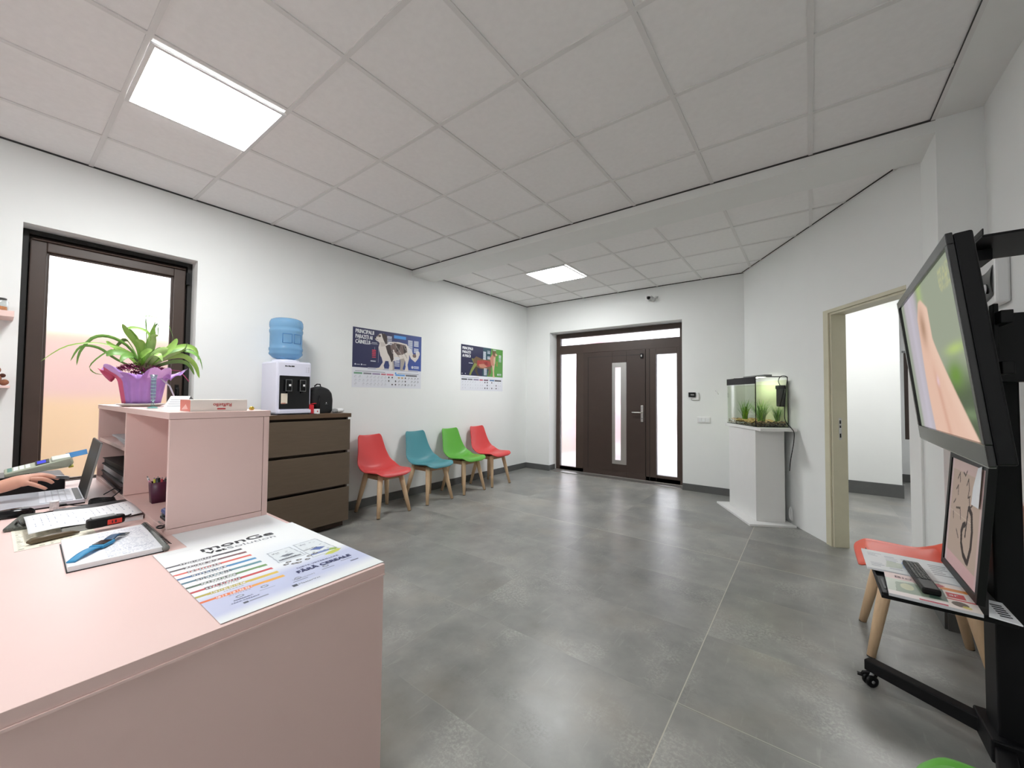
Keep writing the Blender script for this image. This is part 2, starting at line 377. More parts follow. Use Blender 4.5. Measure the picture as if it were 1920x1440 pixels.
# cream casing of the inner doorway
b = B()
b.box((DO0-.065, 0, 0), (DO0+.0, .014, DH+.03), CREAM, MD); b.box((DO1, 0, 0), (DO1+.085, .014, DH+.03), WALLB, MD)
b.box((DO0, 0, DH-.0), (DO1, .014, DH+.03), CREAM, MD)
b.box((DO0, -.12, 0), (DO0+.018, 0, DH), CREAM, MD); b.box((DO1-.018, -.12, 0), (DO1, 0, DH), CREAM, MD); b.box((DO0+.018, -.12, DH-.018), (DO1-.018, 0, DH), CREAM, MD)
d2 = struct(b.build('door_2', bevel=.002))
b = B(); b.box((DO0+.018, -.072, .93), (DO0+.0205, -.050, 1.12), STEEL, MD)
for z0, z1 in ((.95, .985), (1.035, 1.055), (1.07, 1.10)): b.box((DO0+.0206, -.067, z0), (DO0+.0212, -.055, z1), BLKG, MD)
o = b.build('strike_plate', d2); o['label'] = 'steel strike plate on the cream door jamb'
# adjoining room window
def frame(bd, axis, lo, hi, z0, z1, t, d0, d1, m):
    """rectangular ring; axis 'x' = runs along x (wall across y), 'y' = runs along y"""
    def bx(a0, a1, q0, q1):
        if axis == 'x': bd.box((a0, d0, q0), (a1, d1, q1), m)
        else: bd.box((d0, a0, q0), (d1, a1, q1), m)
    bx(lo, lo+t, z0, z1); bx(hi-t, hi, z0, z1); bx(lo+t, hi-t, z0, z0+t); bx(lo+t, hi-t, z1-t, z1)
b = B(); frame(b, 'x', 5.30, 6.6, .66, 2.02, .09, 8.69, 8.76, BROWN); w2 = struct(b.build('window_2', bevel=.004))
b = B(); b.box((5.39, 8.72, .75), (6.51, 8.728, 1.93), FROSTD); b.build('pane', w2)
b = B(); b.box((5.28, 8.645, 2.02), (6.62, 8.68, 2.05), GREY); b.build('blind_rail', w2)

# ------------------------------------------------------------------ left window
b = B(); frame(b, 'y', .10, 1.03, .55, 2.41, .032, -.21, -.145, BLACKR); frame(b, 'y', .132, .998, .582, 2.378, .05, -.20, -.192, BROWN)
w1 = struct(b.build('window_1', bevel=.002))
b = B(); frame(b, 'y', .137, .978, .587, 2.345, .075, -.19, -.118, BROWN); frame(b, 'y', .208, .907, .658, 2.274, .018, -.165, -.140, BROWN)
b.box((-.12, .142, 2.335), (-.1, .975, 2.345), BROWN)
b.build('window_sash', w1, bevel=.005)
b = B(); b.box((-.160, .225, .675), (-.152, .890, 2.257), FROST); b.build('pane', w1)
b = B()
for z in (.75, 2.22): b.box((-.144, .985, z), (-.118, 1.012, z+.10), BLK)
b.build('hinge', w1)
b = B(); b.box((-.118, .930, 1.22), (-.106, .955, 1.36), BLKM); b.tube([(-.106, .942, 1.33), (-.07, .942, 1.33), (-.065, .942, 1.32), (-.065, .942, 1.21)], .008, BLKM); b.build('window_handle', w1)
b = B(); b.box((-.145, .10, .53), (.03, 1.03, .55), WALLB); struct(b.build('trim_4'))
# outside: ground, and shapes added to tint the frosted panes
GRD = mat('terracotta_paving', (0.22, 0.165, 0.11, 1), 0.9, var=0.05)
BLD = mat('salmon_backdrop', (0.43, 0.27, 0.245, 1), 0.9, var=0.05)
b = B(); b.box((-40, -30, -.4), (-.35, 40, -.12), GRD); b.box((-.35, 6.25, -.4), (30, 40, -.12), mat('pale_concrete_yard', rgb(226, 222, 222), .9)); struct(b.build('ground'))
BLS = mat('pink_backdrop', rgb(226, 176, 182), .8)
hs = thing('house_backdrop', 'salmon house shape added outside to tint the frosted left window pink', 'building', (-5.5, 0, -.12))
b = B(); b.box((-3, -14, 0), (0, 10, 2.35), BLD); b.build('wall', hs)  # box added outside for the pink in the left window
b = B(); b.box((-3.2, -14.2, 2.35), (.01, 10.2, 2.52), mat('yellow_backdrop', (0.47, 0.41, 0.25, 1), .8)); b.build('roof', hs)  # yellow band added to tint the pane above the pink
o = B().box((-3.3, -12, -.12), (-3.1, 8, 1.22), mat('ochre_backdrop', (0.47, 0.31, 0.17, 1), .8)).build('fence_backdrop'); tag(o, 'ochre fence shape added outside to tint the left window orange low down', 'fence')  # added outside to colour the lower window orange
hs2 = thing('bush_backdrop', 'pink shrub shape added outside to tint the left door glass', 'shrub', (-.35, 9.8, -.12))  # added outside to tint the door glass pink
b = B()
rr = random.Random(3)
for k in range(420):
    a = rr.uniform(0, 2*PI); h_ = rr.uniform(.1, 2.9); r_ = rr.uniform(.1, 1.0)*(1.15 - h_/4.0)
    p = Vector((r_*math.cos(a), r_*math.sin(a), h_)); q = Vector((rr.uniform(-1, 1), rr.uniform(-1, 1), rr.uniform(-1, 1))).normalized()*.16; q2 = q.orthogonal().normalized()*.1
    b.add([p-q, p-q2, p+q, p+q2], [(0, 1, 2, 3)], BLS)
b.build('blossom', hs2)
b = B(); b.tube([(0, 0, 0), (.03, 0, 1.2), (0, .05, 2.2)], .05, BROWN); b.build('trunk', hs2)

# ------------------------------------------------------------------ entrance door
YD = D + .22
b = B()
frame(b, 'x', .505, 2.675, .0, 2.392, .075, YD, YD+.07, BROWN)                       # outer frame
b.box((.58, YD, 2.035), (2.60, YD+.07, 2.185), BROWN)                                 # transom bar
b.box((.897, YD, .0), (1.04, YD+.07, 2.035), BROWN); b.box((2.10, YD, 0), (2.255, YD+.07, 2.035), BROWN)
b.box((.58, YD, .0), (.897, YD+.07, .07), BROWN); b.box((2.255, YD, .0), (2.60, YD+.07, .115), BROWN)
b.box((2.555, YD, .115), (2.60, YD+.07, 2.035), BROWN); b.box((2.255, YD, 1.945), (2.555, YD+.07, 2.035), BROWN)
b.box((.58, YD, 2.315), (2.60, YD+.07, 2.32), BROWN)
b.box((2.153, YD-.004, .02), (2.160, YD, 2.03), BLACKR); b.box((2.095, YD-.004, .02), (2.101, YD, 2.035), BLACKR)
d1 = struct(b.build('door_1', bevel=.003))
b = B(); b.box((.582, YD+.03, 2.187), (2.598, YD+.038, 2.313), FROSTD); b.build('transom_pane', d1)
b = B(); b.box((.582, YD+.03, .072), (.895, YD+.038, 2.033), FROSTD); b.build('side_pane', d1)
b = B(); b.box((2.257, YD+.03, .117), (2.553, YD+.038, 1.943), FROSTD); b.build('side_pane', d1)
b = B()
lx0, lx1 = 1.045, 2.095
for a, c_ in (((lx0, 0), (1.615, 0)),): pass
b.box((lx0, YD-.012, .012), (1.56, YD+.05, 2.03), BROWN2); b.box((1.795, YD-.012, .012), (lx1, YD+.05, 2.03), BROWN2)
b.box((1.56, YD-.012, .012), (1.795, YD+.05, .215), BROWN2); b.box((1.56, YD-.012, 1.84), (1.795, YD+.05, 2.03), BROWN2)
leaf = b.build('door_leaf', d1, bevel=.002)
b = B(); 
b.box((1.128, YD-.0145, .10), (1.134, YD-.0122, 1.955), BLACKR); b.box((1.134, YD-.0145, 1.949), (2.03, YD-.0122, 1.955), BLACKR); b.box((1.134, YD-.0145, .10), (2.06, YD-.0122, .104), BROWN)
b.build('leaf_seal', leaf)
b = B()
b.box((1.56, YD-.02, .215), (1.613, YD-.010, 1.84), STEEL); b.box((1.704, YD-.02, .215), (1.795, YD-.010, 1.84), STEEL)
b.box((1.613, YD-.02, .215), (1.704, YD-.010, .28), STEEL); b.box((1.613, YD-.02, 1.765), (1.704, YD-.010, 1.84), STEEL)
b.build('steel_surround', leaf, bevel=.001)
b = B(); b.box((1.56, YD+.02, .215), (1.795, YD+.028, 1.84), FROSTD); b.build('glass_slot', leaf)
b = B(); b.box((2.028, YD-.024, .905), (2.066, YD-.012, 1.158), STEEL); b.tube([(2.047, YD-.024, 1.05), (2.047, YD-.062, 1.05), (2.035, YD-.07, 1.05), (1.905, YD-.07, 1.05)], .0095, STEEL)
b.lathe([(0, 0), (.011, 0), (.011, .006), (0, .006)], GREY, M=Matrix.Translation((2.047, YD-.024, .96)) @ Matrix.Rotation(PI/2, 4, 'X'), n=16)
b.build('door_handle', leaf, bevel=.002)
b = B(); b.box((2.022, YD-.03, 1.895), (2.062, YD-.012, 1.965), BLK); b.box((2.034, YD-.034, 1.915), (2.05, YD-.030, 1.945), STEEL); b.build('bolt', leaf)
b = B(); b.box((.51, D+.005, 0), (2.67, YD+.10, .012), STEEL); b.box((.51, YD-.03, .012), (2.67, YD+.0, .016), STEEL)
# threshold
struct(b.build('trim_5'))
# ------------------------------------------------------------------ ceiling lights
LEDM = emat('led_panel_diffuser', (0.98, 1.0, 1.0, 1), LED)
def ceiling_light(x0, y0, x1, y1, label):
    t = thing('ceiling_light', label, 'ceiling light', ((x0+x1)/2, (y0+y1)/2, H-.012), group='square light panels in the suspended ceiling')
    a, c_ = (x1-x0)/2, (y1-y0)/2
    b = B(); w = .018
    b.box((-a, -c_, 0), (a, -c_+w, .011), WHITEP); b.box((-a, c_-w, 0), (a, c_, .011), WHITEP); b.box((-a, -c_+w, 0), (-a+w, c_-w, .011), WHITEP); b.box((a-w, -c_+w, 0), (a, c_-w, .011), WHITEP)
    b.build('frame', t)
    b = B(); b.box((-a+w, -c_+w, .002), (a-w, c_-w, .009), LEDM); b.build('diffuser', t)
ceiling_light(1.111, .401, 1.711, .993, 'large square white light panel in the ceiling above the pink desk')
ceiling_light(1.118, 4.233, 1.718, 4.833, 'small looking square white light panel in the ceiling before the entrance door')
# unseen panels added for brightness: behind the camera and in the adjoining room
for (x, y, lb) in ((3.245, -1.708, 'added light panel in the ceiling behind the camera, brightening the room'),):
    ceiling_light(x-.3, y-.3, x+.3, y+.3, lb)
t = thing('ceiling_light', 'added light panel in the adjoining room ceiling, out of view', 'ceiling light', (4.8, 5.9, H-.012), group='square light panels in the suspended ceiling')
b = B(); b.box((-.3, -.3, 0), (.3, .3, .011), WHITEP); b.build('frame', t)
b = B(); b.box((-.285, -.285, -.004), (.285, .285, -.0005), emat('added_led_panel', (1, .99, .97, 1), LED*0.9)); b.build('diffuser', t)  # unseen panel added to brighten the adjoining room

# ------------------------------------------------------------------ chairs
def shell_pt(u, s):
    """u -1..1 across, s 0..1 from front lip to top of back; front is +x"""
    prof = [(0, .238, .416), (.05, .242, .431), (.14, .195, .444), (.28, .085, .437), (.40, -.04, .426), (.49, -.13, .434), (.56, -.180, .470), (.65, -.216, .55), (.80, -.258, .67), (.92, -.290, .775), (1.0, -.310, .836)]
    wid = [(0, .105), (.02, .150), (.06, .192), (.16, .226), (.32, .240), (.48, .240), (.60, .222), (.78, .180), (.90, .162), (.96, .156), (.985, .148), (1.0, .132)]
    def ip(t, k):
        for a, c_ in zip(t[:-1], t[1:]):
            if s <= c_[0]+1e-9:
                f = (s-a[0])/(c_[0]-a[0]); f = f*f*(3-2*f) if k == 99 else f; return a[k]+(c_[k]-a[k])*f
        return t[-1][k]
    x = ip(prof, 1); z = ip(prof, 2); w = ip(wid, 1)
    e = abs(u)**2.2
    seat = max(0, min(1, (.62-s)/.2)); back = 1-seat
    lift = .030*seat*min(1, s/.15) if s < .62 else 0
    bend = math.exp(-((s-.52)/.10)**2)
    z += e*(lift*1.0 + .045*bend); x += e*(back*.030 + .020*bend)
    if s > .90: z -= (1-abs(u)**2)*.012*((s-.90)/.10)
    return (x, u*w, z)
def make_chair(label, m, loc, rz, group):
    t = thing('chair', label, 'chair', loc, rz, group)
    b = B(); b.grid(lambda i, j: shell_pt(i*2-1, j), 21, 34, m)
    b.build('seat_shell', t, solid=.012, sub=1)
    b = B()
    def pad(i, j):
        u = (i*2-1); s = .045+.43*j
        w = 1.0 - .0*j; x, y, z = shell_pt(u*.88, s)
        ed = max(0, 1-max(abs(u), abs(2*j-1))**6)
        return (x, y, z+.008+.014*ed)
    b.grid(pad, 17, 15, m); b.build('seat_pad', t, sub=1)
    b = B(); M = Matrix.Rotation(PI/4, 4, 'Z')
    b.box((-.165, -.022, .375), (.165, .022, .418), WOODD, M); b.box((-.022, -.165, .375), (.022, -.022, .418), WOODD, M); b.box((-.022, .022, .375), (.022, .165, .418), WOODD, M)
    b.lathe([(0, .418), (.06, .418), (.06, .430), (0, .430)], BLK, n=20)
    b.build('apron', t, bevel=.003)
    b = B(); b.box((-.13, -.13, .372), (.13, -.112, .418), WOODD); b.box((-.13, .112, .372), (.13, .13, .418), WOODD); b.box((.112, -.112, .372), (.13, .112, .418), WOODD); b.box((-.13, -.112, .372), (-.112, .112, .418), WOODD)
    b.build('seat_frame', t, bevel=.003)
    for sx in (1, -1):
        for sy in (1, -1):
            b = B(); n = 5; p0 = Vector((sx*.128, sy*.128, .425)); p1 = Vector((sx*.208, sy*.200, .004))
            b.tube([p0, p0.lerp(p1, .45), p1], [.030, .026, .018], WOOD, n=8)
            lg = b.build('leg', t, bevel=.0)
            bb = B(); d = (p1-p0).normalized(); bb.tube([p1-d*.001, p1+d*.004], [.018, .018], BLK, n=8); bb.build('foot_pad', lg)
    return t
G1 = 'waiting chairs along the poster wall'
make_chair('red plastic chair with wooden legs right beside the brown chest of drawers', RED, (.330, 2.665, 0), 0.0, G1)
make_chair('teal plastic chair with wooden legs second in the wall row', TEAL, (.325, 3.325, 0), 0.0, G1)
make_chair('green plastic chair with wooden legs against the poster wall', GREEN, (.330, 3.935, 0), 0.0, G1)
make_chair('red plastic chair with wooden legs nearest the entrance door, under the cat poster', RED, (.335, 4.495, 0), 0.0, G1)
make_chair('coral red chair with wooden legs behind the tray of the black screen stand', CORAL, (4.560, 2.895, 0), PI, 'waiting chairs by the screen stand')
make_chair('green chair whose seat tip shows at the bottom edge below the screen stand', GREEN, (4.545, 1.117, 0), PI, 'waiting chairs by the screen stand')

# ------------------------------------------------------------------ chest of drawers
t = thing('chest_of_drawers', 'dark taupe chest of three drawers with walnut top against the left wall', 'chest of drawers', (.0, 1.36, 0))
b = B(); b.box((.02, .0, .05), (.445, .018, 1.068), DRD); b.box((.02, .782, .05), (.445, .80, 1.068), DRD); b.box((.02, .018, .05), (.03, .782, 1.068), DRD); b.box((.02, .018, .05), (.44, .782, .068), DRD)
b.box((.05, .02, 0), (.42, .78, .05), DRD); b.box((.4, .018, .385), (.425, .782, .42), DRD); b.box((.4, .018, .72), (.425, .782, .756), DRD); b.box((.4, .018, 1.05), (.425, .782, 1.068), DRD); b.build('carcass', t)
b = B(); b.box((.015, -.008, 1.068), (.486, .812, 1.106), DRT); b.build('top', t, bevel=.002)
for z0, z1 in ((.062, .385), (.412, .722), (.748, 1.046)):
    b = B(); b.box((.462, -.004, z0), (.482, .804, z1), DRK); b.box((.05, .03, z0+.03), (.462, .77, z1-.05), DRD); b.build('drawer', t, bevel=.0015)
# dispenser mat
o = B().box((.03, 1.50, 1.106), (.46, 1.84, 1.110), BLK).build('rubber_mat'); tag(o, 'thin black mat under the water dispenser on the chest of drawers', 'mat')
# water dispenser
LAV = mat('white_dispenser_plastic', rgb(222, 222, 238), 0.3)
t = thing('water_dispenser', 'white tabletop water dispenser with black recessed front on the chest of drawers', 'water dispenser', (.225, 1.665, 1.110))
b = B(); hw = .150
b.box((-.17, -hw, 0), (.165, hw, .475), LAV); b.build('body', t, bevel=.016)
b = B(); b.box((.150, -hw+.012, .005), (.20, hw-.012, .04), LAV); b.build('drip_tray', t, bevel=.006)
b = B(); b.box((.160, -.128, .045), (.171, .136, .345), BLKG); b.build('recess_panel', t, bevel=.008)
for yy in (-.06, .062):
    b = B(); b.box((.171, yy-.026, .205), (.195, yy+.026, .31), BLK); b.box((.195, yy-.018, .235), (.205, yy+.018, .275), BLKG); b.box((.195, yy-.004, .250), (.207, yy+.014, .268), WHITEP)
    for a, c_ in (((.1951, yy-.026, .205), (.197, yy-.023, .31)), ((.1951, yy+.023, .205), (.197, yy+.026, .31)), ((.1951, yy-.023, .306), (.197, yy+.023, .309)), ((.1951, yy-.023, .206), (.197, yy+.023, .209))): b.box(a, c_, GREY)
    b.tube([(.185, yy, .208), (.187, yy, .19)], .008, BLK, n=10)
    b.build('tap', t, bevel=.002)
b = B(); b.box((.1712, -.115, .095), (.172, -.06, .185), mat('cream_sticker', rgb(226, 214, 196), .6)); b.box((.1721, -.112, .092), (.1724, -.075, .102), mat('tan_print', rgb(190, 130, 110), .6)); b.build('sticker', t)
b = B()
for k, (w, h_) in enumerate(((.011, .012), (.008, .010), (.012, .012), (.010, .010), (.013, .012), (.012, .012))):
    y = -.083 + k*.0135; b.box((.1652, y, .425), (.1662, y+w, .425+h_), INK)
b.build('brand_lettering', t)
b = B()
for k in range(3):
    b.box((.1652, .098, .385+k*.018), (.166, .112, .387+k*.018), INKG); b.lathe([(0, 0), (.003, 0), (.003, .002), (0, .002)], GREY, M=Matrix.Translation((.166, .124, .387+k*.018)) @ Matrix.Rotation(PI/2, 4, 'Y'), n=10)
b.build('indicator_lights', t)
b = B(); b.lathe([(.115, .47), (.118, .482), (.105, .495), (.085, .497)], LAV, c=(0, -.01, 0), n=40); b.build('collar', t)
# bottle
m, nt, out = newmat('blue_polycarbonate'); N = NT(nt)
pr = N.n('ShaderNodeBsdfPrincipled'); pr.inputs['Base Color'].default_value = rgb(150, 196, 232); pr.inputs['Transmission Weight'].default_value = .55; pr.inputs['Roughness'].default_value = .12; pr.inputs['IOR'].default_value = 1.2
nt.links.new(pr.outputs[0], out.inputs[0]); BOT = m
o = B().lathe([(.055, 0), (.06, .008), (.105, .022), (.136, .052), (.140, .062), (.134, .080), (.140, .096), (.140, .112), (.134, .122), (.134, .150), (.134, .245), (.139, .262), (.139, .280), (.133, .292), (.138, .305), (.140, .325), (.138, .352), (.128, .375), (.10, .388), (.04, .383), (0, .381)], BOT, n=56).build('water_bottle')
o.location = (.225, 1.655, 1.600); tag(o, 'big blue upside-down water bottle standing in the white dispenser', 'water bottle')
DBL = mat('blue_bottle_shade', rgb(86, 132, 180), 0.25)
b = B()
for a0, a1 in ((-35, -3), (5, 37)):
    for z, w in ((.155, .003), (.238, .003)):
        b.tube([(.1345*math.cos(math.radians(a)), .1345*math.sin(math.radians(a)), z) for a in np.linspace(a0, a1, 9)], w, DBL, n=6)
    for a in (a0, a1): b.tube([(.1345*math.cos(math.radians(a)), .1345*math.sin(math.radians(a)), z) for z in (.155, .2, .238)], .003, DBL, n=6)
b.build('moulded_panel', o)
# backpack, boxes, mug
t = thing('backpack', 'small black backpack standing beside the water dispenser', 'bag', (.27, 1.945, 1.106))
b = B()
def bp(i, j):
    a = 2*PI*i; z = j
    prof = [(0, .85), (.08, 1.0), (.5, 1.02), (.75, .93), (.9, .68), (.97, .36), (1.0, .03)]
    for p_, q_ in zip(prof[:-1], prof[1:]):
        if z <= q_[0]+1e-9: w = p_[1]+(q_[1]-p_[1])*(z-p_[0])/(q_[0]-p_[0]); break
    ca, sa = math.cos(a), math.sin(a)
    sq = (abs(ca)**4+abs(sa)**4)**-.25
    return (ca*sq*.085*(.5+.5*w), sa*sq*.122*w, z*.262)
b.grid(bp, 32, 20, BLKF, closeu=True); b.add([(0, 0, 0)], [], BLKF); b.build('body', t, sub=1)
b = B(); b.tube([(.082, -.035, .01), (.092, -.04, .09), (.086, -.03, .17)], .006, BLK); b.tube([(.05, -.10, .21), (.07, -.03, .235), (.05, .06, .235), (.03, .1, .2)], .005, BLK); b.tube([(-.02, -.03, .262), (0, -.015, .283), (0, .015, .283), (-.02, .03, .262)], .006, BLK); b.build('strap', t)
b = B(); b.box((.0915, .022, .088), (.0925, .046, .091), GREY); b.box((.0915, .030, .098), (.0925, .038, .106), WHITEP); b.build('logo_patch', t)
t = thing('snack_packet', 'small red packet between dispenser and backpack on the chest', 'packet', (.37, 1.822, 1.106))
b = B(); b.box((-.03, -.022, 0), (.03, .020, .085), mat('red_foil', rgb(206, 40, 52), .35)); b.build('carton', t, bevel=.004)
b = B(); b.add([(.031, -.02, .086), (.031, .045, .098), (-.02, .05, .10), (-.02, -.02, .088)], [(0, 1, 2, 3)], mat('red_foil_flap', rgb(190, 36, 46), .35)); b.build('flap', t, solid=.002)
t = thing('card_box', 'tiny white box in front of the backpack on the chest', 'box', (.40, 1.865, 1.106))
b = B(); b.box((-.018, -.022, 0), (.018, .024, .045), PAPER); b.build('body', t, bevel=.001); b = B(); b.box((.0181, -.004, .018), (.0185, .008, .030), mat('red_mark', rgb(200, 60, 60), .6)); b.build('mark', t)
t = thing('webcam', 'small grey round camera lying at the right end of the chest', 'camera', (.36, 2.09, 1.106))
b = B(); b.lathe([(0, 0), (.026, .002), (.03, .02), (.024, .040), (0, .044)], GREY, c=(0, -.02, 0), n=24); b.build('base', t)
b = B(); b.lathe([(0, -.035), (.022, -.03), (.024, 0), (.02, .03), (0, .032)], WHITEP, M=Matrix.Translation((.0, .03, .025)) @ Matrix.Rotation(-PI/2, 4, 'X'), n=20); b.lathe([(0, 0), (.014, 0), (.014, .004), (0, .004)], BLKG, M=Matrix.Translation((.01, .052, .025)) @ Matrix.Rotation(PI/2, 4, 'Y'), n=16); b.build('lens', t)

# ------------------------------------------------------------------ aquarium (local frame along the diagonal wall)
WSTAND = mat('white_stand_laminate', (0.80, 0.80, 0.79, 1), 0.35)
t = thing('aquarium_stand', 'white pedestal stand with flat base under the fish tank', 'stand', (0, 0, 0))
b = B(); b.prism([(.27, .03), (.27, .455), (1.15, .47), (1.15, .03)], 0, .022, WSTAND, MD); b.build('base_plate', t, bevel=.002)
b = B(); b.box((.385, .072, .022), (1.03, .352, .955), WSTAND, MD); b.build('column', t, bevel=.002)
b = B(); b.box((.30, .015, .955), (1.155, .362, .985), WSTAND, MD); b.build('top_plate', t, bevel=.002)
AG = thinglass('aquarium_glass', (.97, .985, .965, 1), .1)
a0, a1, ad0, ad1, az0, az1 = .30, 1.005, .025, .335, .987, 1.512
t = thing('aquarium', 'glass fish tank with black top trim and green plants on the white stand', 'aquarium', (0, 0, 0))
def panebox(b, A, Cc, m): b.box(A, Cc, m, MD)
b = B(); g = .005
panebox(b, (a0, ad1-g, az0), (a1, ad1, az1), AG); panebox(b, (a0, ad0, az0), (a0+g, ad1-g, az1), AG); panebox(b, (a1-g, ad0, az0), (a1, ad1-g, az1), AG)
panebox(b, (a0+g, ad0, az0), (a1-g, ad1-g, az0+g), AG); b.build('glass_tank', t)
b = B(); panebox(b, (a0+g, ad0-.004, az0), (a1-g, ad0-.0005, az1-.03), mat('pale_green_backing', rgb(214, 222, 196), .7)); b.build('back_film', t)
b = B(); panebox(b, (a0-.002, ad1+.0005, az1-.072), (a1+.001, ad1+.004, az1+.002), BLK)
for z in (az0-.0,): panebox(b, (a0-.001, ad1+.0005, z), (a1+.001, ad1+.003, z+.006), BLK)
panebox(b, (a1-.001, ad1-.004, az0), (a1+.003, ad1+.004, az1), BLK); panebox(b, (a1+.0005, ad0, az1-.004), (a1+.003, ad1, az1+.002), BLK); panebox(b, (a1+.0005, ad0-.004, az0), (a1+.003, ad0, az1), BLK); panebox(b, (a1+.0005, ad0, az0), (a1+.003, ad1, az0+.006), BLK)
b.build('trim', t)
WAT = thinglass('aquarium_water', (.965, .985, .92, 1), .0)
o = B().box((a0+g+.001, ad0+.001, az0+g+.001), (a1-g-.001, ad1-g-.001, az1-.085), WAT, MD).build('water', t)
b = B(); panebox(b, (.42, .12, az1+.012), (.90, .20, az1+.030), GREY); panebox(b, (.40, .05, az1+.001), (.415, .30, az1+.012), GREY); panebox(b, (.905, .05, az1+.001), (.92, .30, az1+.012), GREY); panebox(b, (.40, .14, az1+.010), (.92, .18, az1+.0125), GREY)
lb = b.build('light_bar', t)
b = B(); panebox(b, (.44, .13, az1+.006), (.88, .19, az1+.0095), emat('aquarium_led', (1, 1.0, .86, 1), 6)); b.build('led_strip', lb)
# gravel
GR1 = [mat('gravel_%s' % n_, c_, .7, var=.1) for n_, c_ in (('tan', rgb(180, 150, 96)), ('brown', rgb(74, 52, 34)), ('cream', rgb(222, 200, 140)), ('dark', rgb(36, 28, 22)))]
b = B(); rr = random.Random(5)
def gz(x, y): return .045+.012*math.sin(x*14)+.008*math.sin(y*30+x*9)
b.grid(lambda i, j: MD @ Vector((a0+.008+(a1-a0-.016)*i, ad0+.006+(ad1-ad0-.014)*j, az0+gz(i, j))), 30, 16, GR1[0])
for k in range(1500):
    x = rr.uniform(a0+.012, a1-.012); y = rr.choice([rr.uniform(ad0+.01, ad1-.014), ad1-.012]) if k % 2 else rr.uniform(ad0+.01, ad1-.012)
    if k % 3 == 0: x = a1-.012
    edge = (k % 3 == 0) or abs(y-(ad1-.012)) < .001
    zz = az0 + (rr.uniform(.008, .05) if edge else gz((x-a0)/(a1-a0), (y-ad0)/(ad1-ad0)))
    r_ = rr.uniform(.003, .006); c_ = MD @ Vector((x, y, zz)); mm = GR1[rr.choice([1, 1, 3, 0]) if edge and zz < az0+.04 else rr.choice([0, 2, 2, 1])]
    vs = [c_+Vector(d)*r_ for d in ((1, 0, 0), (0, 1, 0), (-1, 0, 0), (0, -1, 0), (0, 0, .8), (0, 0, -.8))]
    b.add(vs, [(0, 1, 4), (1, 2, 4), (2, 3, 4), (3, 0, 4), (1, 0, 5), (2, 1, 5), (3, 2, 5), (0, 3, 5)], mm)
b.v.extend([]); o = b.build('gravel'); tag(o, 'layer of tan and brown gravel on the floor of the fish tank', 'gravel', kind='stuff')
AQG = [mat('aquatic_green_%s' % n_, c_, .5) for n_, c_ in (('bright', rgb(140, 190, 60)), ('mid', rgb(90, 150, 50)), ('deep', rgb(60, 110, 45)))]
def aqplant(lx, ly, rad, hgt, n_, label, seed, tall=2):
    q = MD @ Vector((lx, ly, az0+.040)); b = B(); rr = random.Random(seed)
    for k in range(n_):
        a = rr.uniform(0, 2*PI); h_ = hgt*rr.uniform(.55, 1.05); sp = rad*rr.uniform(.2, 1.0)
        if k < tall: h_ = .34; sp = rad*.5
        w = rr.uniform(.002, .0042); mm = AQG[rr.choice([0, 0, 1, 1, 2])]; pts = []
        d = Vector((math.cos(a), math.sin(a), 0)); s_ = Vector((-d.y, d.x, 0)); s_ = (s_+Vector((0, 0, .001))).normalized()
        base = d*rad*.25*rr.random(); vs = []
        for i in range(6):
            f = i/5; p = base+d*sp*f**1.6+Vector((0, 0, h_*(f-.18*f*f)))+s_*.01*math.sin(f*4+k); ww = w*(1-f*.85); vs += [p-s_*ww, p+s_*ww]
        b.add(vs, [(2*i, 2*i+1, 2*i+3, 2*i+2) for i in range(5)], mm)
    o = b.build('water_plant'); o.location = q; tag(o, label, 'water plant', 'water plants in the fish tank')
aqplant(.50, .22, .10, .29, 120, 'leftmost grassy green tuft in the fish tank, behind the front pane', 1)
aqplant(.83, .20, .14, .30, 170, 'wide grassy green tuft in the middle of the fish tank', 2, 2)
aqplant(.905, .075, .075, .24, 90, 'low grassy green tuft under the black filter in the fish tank', 3, 0)
t = thing('aquarium_filter', 'black internal filter hanging inside the right side of the fish tank', 'filter', (MD @ Vector((.955, .065, 1.22))), math.atan2(U.y, U.x))
b = B(); b.box((-.035, -.03, -.02), (.035, .03, .185), BLKG); b.build('body', t, bevel=.012)
b = B(); b.box((-.038, -.034, .165), (.038, .034, .205), BLK); b.build('lid', t, bevel=.006); b = B(); b.box((.0352, -.018, .17), (.0358, .012, .182), GREY); b.build('label_strip', t)
b = B()
cp = [(.955, .07, 1.425), (.965, .09, 1.47), (.985, .08, 1.515), (1.005, .05, 1.522), (1.014, .03, 1.50), (1.018, .04, 1.42), (1.03, .06, 1.30), (1.055, .08, 1.17), (1.085, .09, 1.06), (1.15, .07, .99), (1.168, .055, .95), (1.155, .05, .86), (1.125, .05, .76), (1.09, .048, .66), (1.065, .045, .55)]
def smooth_path(P_, k=5):
    P_ = [Vector(p) for p in P_]; out = []
    for i in range(len(P_)-1):
        p0 = P_[max(i-1, 0)]; p1 = P_[i]; p2 = P_[i+1]; p3 = P_[min(i+2, len(P_)-1)]
        for j in range(k):
            f = j/k; out.append(.5*((2*p1)+(-p0+p2)*f+(2*p0-5*p1+4*p2-p3)*f*f+(-p0+3*p1-3*p2+p3)*f**3))
    return out+[P_[-1]]
b.tube([MD @ p for p in smooth_path(cp)], .0038, BLK, n=6); o = b.build('power_cable'); tag(o, 'black cable running down from the fish tank behind the white stand', 'cable')
b = B()
for k in range(3):
    b.tube([MD @ Vector((1.075+.018*math.cos(a)*(1+k*.2), .035+k*.006, .10+.05*math.sin(a)*(1+k*.15)+k*.012)) for a in np.linspace(0, 2*PI, 20)], .003, WHITEP, n=6, cap=False)
o = b.build('white_cable_coil'); tag(o, 'small white cable coil on the floor behind the white stand', 'cable')

